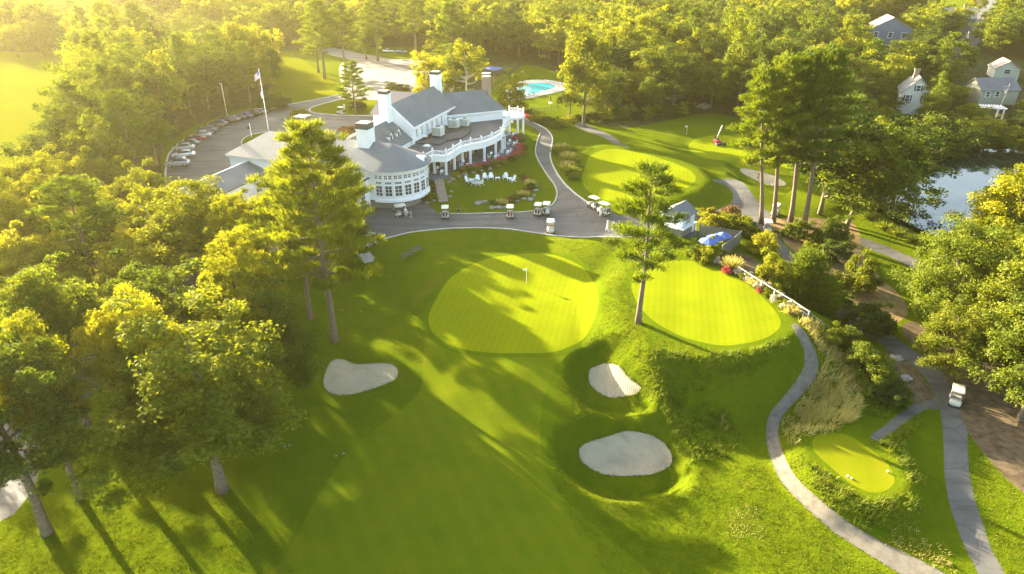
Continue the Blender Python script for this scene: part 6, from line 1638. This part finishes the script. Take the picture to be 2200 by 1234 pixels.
M['bluec'] = plain('blue_canvas', (.06,.11,.30), .8, var=.15)
def parasol(loc, label, r=1.5, closed=False, group=None, mat='bluec', white=True):
    e = empty('parasol', loc, rr.uniform(0,1), label, 'parasol', group)
    MB().tube([(0,0,0),(0,0,2.7)], .035, 7).build('pole', M['white'], e)
    if closed:
        MB().lathe([(.24,1.2),(.2,1.7),(.08,2.5),(.01,2.75)], 8).build('canopy', M[mat], e, True)
        MB().lathe([(.01,.72),(.55,.72),(.55,.76),(.01,.76)], 12).build('table_top', M['white'], e)
    else:
        for k in range(8):
            a0, a1 = 2*math.pi*k/8, 2*math.pi*(k+1)/8
            v = [(0,0,2.75),(r*math.cos(a0),r*math.sin(a0),2.15),(r*math.cos(a1),r*math.sin(a1),2.15),(0,0,2.71),(r*math.cos(a0),r*math.sin(a0),2.11),(r*math.cos(a1),r*math.sin(a1),2.11)]
            MB().add(v, [(0,1,2),(5,4,3),(1,4,5,2)]).build('canopy_panel', M['white' if (white and k == 1) else mat], e)
        MB().lathe([(.01,0),(.3,0),(.3,.08),(.01,.1)], 10).build('base', M['dark'], e)
    return e
for p, lb in (((1549,535),'blue parasol at the far right of the three in the fenced yard'),((1533,540),'middle blue parasol in the fenced yard'),((1518,549),'near left blue parasol in the fenced yard, with a white panel')): parasol(G3(*p), lb, 1.35, group='blue parasols in the yard')
for p, lb in (((1182,227),'closed dark parasol over a white table on the pool lawn, left of two'),((1207,221),'closed dark parasol over a white table on the pool lawn, right of two')): parasol(G3(*p), lb, closed=True, mat='navy', group='closed parasols on the pool lawn')
for p, lb in (((1060,165),'open blue parasol at the back of the pool area behind the brick chimney'),): parasol((*P(1060,165,0), .5), lb, 3.2, mat='bluec')
# pool loungers
def lounger(loc, rz, label):
    e = empty('sun_lounger', loc, rz, label, 'sun lounger', 'white loungers around the pool')
    MB().box(-.33,.33,-.95,.35,.3,.38).build('seat', M['white'], e); MB().add([(-.33,.35,.34),(.33,.35,.34),(.33,.95,.75),(-.33,.95,.75),(-.33,.35,.40),(.33,.35,.40),(.33,.95,.81),(-.33,.95,.81)],[(0,1,2,3),(7,6,5,4),(0,4,5,1),(2,6,7,3),(1,5,6,2),(3,7,4,0)]).build('backrest', M['white'], e)
    for x in (-.3,.3):
        for y in (-.85,.3): MB().box(x-.03,x+.03,y-.03,y+.03,0,.3).build('leg', M['white'], e)
    return e
lg = lounger(G3(1140,206), 2.6, 'white lounger on the near edge of the pool deck')
for i, p in enumerate([(1150,204),(1160,202),(1170,200),(1180,198),(1190,196),(1200,194),(1210,191),(1218,188),(1175,176),(1188,178),(1200,181),(1130,209),(1120,211)]):
    ctree(lg, G3(*p), 2.6+rr.uniform(-.15,.15), 'white lounger on the near edge of the pool deck' if i < 8 or i > 10 else 'white lounger on the far side of the pool deck')
# white shed
def house(name, loc, rz, w, d, hw, hr_, label, cat, wallm, roofm, ridge='x', wins=(), chim=None, ov=.4, shutters=False):
    e = empty(name, loc, rz, label, cat)
    MB().box(-w/2,w/2,-d/2,d/2,-1,hw).build('wall', M[wallm], e)
    if ridge == 'x':
        MB().wall([(-d/2,hw),(d/2,hw),(0,hr_)], 'x', -w/2, w/2).build('gable', M[wallm], e)
        s_ = (hr_-hw)/(d/2); y1 = d/2+ov; z1 = hw-ov*s_+.05
        v = [(-w/2-ov,-y1,z1),(w/2+ov,-y1,z1),(w/2+ov,0,hr_+.1),(-w/2-ov,0,hr_+.1),(-w/2-ov,y1,z1),(w/2+ov,y1,z1)]
    else:
        MB().wall([(-w/2,hw),(w/2,hw),(0,hr_)], 'y', -d/2, d/2).build('gable', M[wallm], e)
        s_ = (hr_-hw)/(w/2); x1 = w/2+ov; z1 = hw-ov*s_+.05
        v = [(-x1,-d/2-ov,z1),(-x1,d/2+ov,z1),(0,d/2+ov,hr_+.1),(0,-d/2-ov,hr_+.1),(x1,-d/2-ov,z1),(x1,d/2+ov,z1)]
    lo = [(x,y,z-.18) for x,y,z in v]
    MB().add(v+lo, [(0,1,2,3),(3,2,5,4),(6,9,8,7),(9,10,11,8),(0,6,7,1),(4,5,11,10),(0,3,9,6),(3,4,10,9),(1,7,8,2),(2,8,11,5)]).build('roof', M[roofm], e)
    for (side, a, z, ww, hh) in wins:
        M4 = at_(a, -d/2, z, 0) if side == 'f' else at_(w/2, a, z, R(90)) if side == 'r' else at_(-w/2, a, z, R(-90))
        window(M4, ww, hh, 1, 2, e, fr=.12)
        if shutters:
            for sx in (-1,1):
                mb = MB(); mb.M = M4; x_ = sx*(ww/2+.32); mb.box(x_-.18,x_+.18,-.08,0,-.05,hh+.05); mb.build('shutter', M['dark'], e)
    if chim: x, y, cw, ct = chim; MB().box(x-cw/2,x+cw/2,y-cw/2,y+cw/2,hw-2,ct).box(x-cw/2-.08,x+cw/2+.08,y-cw/2-.08,y+cw/2+.08,ct-.25,ct).build('chimney', M['brick'], e)
    return e
for nm, c in (('bluegrey',(.11,.14,.19)),('olive',(.26,.27,.20)),('palegreen',(.50,.54,.46)),('creamwall',(.62,.60,.50))): M[nm] = plain(nm+'_siding', c, .8, var=.08)
M['greyroof'] = roofmat('grey_shingles', (.10,.10,.105), (.15,.15,.15), 1.5); M['tanroof'] = roofmat('tan_shingles', (.26,.22,.18), (.34,.29,.23), 1.5)
x, y, z = G3(1268,205); house('pool_shed', (x,y,z), -.3, 3.2, 4, 3.4, 4.4, 'small white shed at the right end of the pool lawn', 'shed', 'white', 'greyroof', 'y')
H_ = lambda px, py: (*P(px, py, 0), 0)
house('suburban_house', H_(1896,112), R(-14), 14.5, 12, 9.5, 13.5, 'blue grey two storey house with white windows at the upper right', 'house', 'bluegrey', 'tanroof', 'y', [('f',-5.2,6.2,1.5,1.9),('f',0.0,6.2,1.5,1.9),('f',4.8,6.2,1.5,1.9),('f',-5.2,2.5,1.5,1.9),('r',0,6.2,1.4,1.8)])
house('garage', H_(1862,132), R(-14), 11, 8, 3.6, 6.2, 'low grey roofed garage with a white door below the blue grey house', 'garage', 'bluegrey', 'greyroof', 'x', [('f',0,.3,3.2,2.2)])
house('suburban_house', H_(2045,66), R(-25), 16, 11, 6.5, 10.5, 'grey house with a tan roof half hidden by trees at the top right', 'house', 'bluegrey', 'tanroof', 'x', [('f',-4,3.5,1.3,1.6),('f',0,3.5,1.3,1.6),('f',4,3.5,1.3,1.6)], (3,0,1.2,12))
house('suburban_house', H_(2005,92), R(-20), 10, 8, 4.0, 6.5, 'small pale grey roofed house left of the far street', 'house', 'bluegrey', 'greyroof', 'x', [('f',-2,1.5,1.2,1.4),('f',2,1.5,1.2,1.4)])
house('suburban_house', H_(1957,232), R(-22), 7.2, 9, 5.0, 8.6, 'cream gabled house with dark shutters and a brick chimney among the trees', 'house', 'creamwall', 'greyroof', 'y', [('f',-2,2.6,.9,1.5),('f',2,2.6,.9,1.5),('f',0,5.3,.9,1.4)], (-.6,1.2,1.2,10), shutters=True)
house('suburban_house', H_(2124,212), R(4), 11, 7.5, 3.2, 5.8, 'low olive house with a wide dark grey roof at the right edge', 'house', 'olive', 'greyroof', 'x', [('f',-3.5,1.3,1.1,1.3),('f',-.8,1.3,1.2,1.3)])
house('suburban_house', H_(2152,165), R(-18), 7, 8, 3.2, 5.5, 'pale green gabled house at the right edge above the low olive one', 'house', 'palegreen', 'tanroof', 'y', [('f',0,1.6,1.6,1.3)])
# pergola
e = empty('pergola', G3(2122,255), R(-12), 'white pergola frame beside the leaning pole at the right edge', 'pergola')
for x in (-2.6,2.6):
    for y in (-1.8,1.8): MB().box(x-.12,x+.12,y-.12,y+.12,0,2.9).build('post', M['white'], e)
for y in (-1.8,1.8): MB().box(-3.1,3.1,y-.08,y+.08,2.9,3.15).build('beam', M['white'], e)
for k in range(9): MB().box(-2.9+.72*k,-2.8+.72*k,-2.3,2.3,3.15,3.3).build('rafter', M['white'], e)
# bins by the street
for p, lb in (((2092,124),'blue wheeled bin beside the street at the upper right'),):
    x, y = P(*p, 0); e = empty('wheeled_bin', (x, y, 0), .4, lb, 'bin'); MB().add([(-.3,-.3,0),(.3,-.3,0),(.3,.3,0),(-.3,.3,0),(-.4,-.4,1.3),(.4,-.4,1.3),(.4,.4,1.3),(-.4,.4,1.3)],[(0,3,2,1),(4,5,6,7),(0,1,5,4),(1,2,6,5),(2,3,7,6),(3,0,4,7)]).build('bin_body', M['p_blue'], e); MB().box(-.44,.44,-.44,.44,1.3,1.42).build('lid', M['white'], e)
# mower on the far green
x, y, z = G3(1540,310); e = empty('green_mower', (x, y, z), R(25), 'red ride-on mower with a long pale raised arm on the far green', 'mower', None, (1.1,)*3)
loft([(-.9,.35,.4,.8),(-.5,.5,.35,1.0),(.3,.5,.35,1.0),(.8,.4,.4,.9)]).build('body', M['red'], e, True)
MB().box(-.35,.35,-.1,.4,1.0,1.12).box(-.35,.35,.38,.5,1.1,1.6).build('seat', M['dark'], e, bevel=.03)
wheels(e, [(-.65,-.6),(.65,-.6),(0,.8)], .3, .3)
for x_ in (-.8,0,.8):
    MB().box(x_-.42,x_+.42,-1.5,-1.1,.1,.5).build('cutting_reel', M['dark'], e, bevel=.04)
MB().bar((-.3,.1,.9),(1.3,.6,3.6),.18,.12).build('arm', M['cream'], e)
# tee markers
for p, lb in (((1821,1025),'white tee marker ball, left one of the close pair on the tee'),((1829,1030),'white tee marker ball, right one of the close pair on the tee'),((1907,1015),'single white tee marker ball at the right side of the tee')):
    x, y, z = G3(*p); e = empty('tee_marker', (x, y, z), 0, lb, 'tee marker'); MB().lathe([(.005,.2),(.07,.18),(.1,.11),(.07,.04),(.03,0)], 10).build('ball', M['white'], e, True); MB().tube([(0,0,-.08),(0,0,.03)], .015, 5).build('spike', M['dark'], e)
# terrace furniture
def terrace_set(px, label, z=1.95):
    x, y = P(*px, z); e = empty('terrace_table', (x, y, z), rr.uniform(0,3), label, 'table', 'tables on the terrace')
    MB().lathe([(.01,.70),(.5,.70),(.5,.74),(.01,.74)], 12).build('top', M['glass'], e); MB().lathe([(.3,0),(.05,.05),(.04,.7)], 8).build('pedestal', M['dark'], e)
    for k in range(4):
        a = k*math.pi/2+.4; cx, cy = x+.95*math.cos(a), y+.95*math.sin(a)
        c = empty('terrace_chair', (cx, cy, z), a-math.pi/2, 'pale high backed chair at a table on the clubhouse terrace', 'chair', 'chairs on the clubhouse terrace')
        MB().box(-.24,.24,-.24,.24,.42,.48).build('seat', M['white'], c); MB().box(-.24,.24,.2,.25,.5,1.0).build('backrest', M['white'], c)
        for sx in (-.2,.2):
            for sy in (-.2,.2): MB().box(sx-.02,sx+.02,sy-.02,sy+.02,0,.42).build('leg', M['white'], c)
for p, lb in (((1060,340),'round glass table between the terrace columns, near the red bushes'),((1086,330),'round glass table at the bulge of the terrace'),((1100,312),'round glass table outside the last terrace columns'),((1098,292),'round glass table near the round porch'),((945,372),'round glass table in the porch by the glazed end'),((1000,358),'round glass table in the shade at the middle of the colonnade')): terrace_set(p, lb)

# ------------------------------------------------------------------ air
hb = MB().box(-700, 700, -30, 900, -9, 62).build('haze', None, kind='stuff')
m = bpy.data.materials.new('haze_air'); m.use_nodes = True; m.node_tree.nodes.clear()
o_ = m.node_tree.nodes.new('ShaderNodeOutputMaterial'); v = m.node_tree.nodes.new('ShaderNodeVolumePrincipled')
v.inputs['Color'].default_value = (1, .90, .45, 1); v.inputs['Density'].default_value = .000095; v.inputs['Anisotropy'].default_value = .55
m.node_tree.links.new(v.outputs[0], o_.inputs['Volume']); hb.data.materials.append(m)
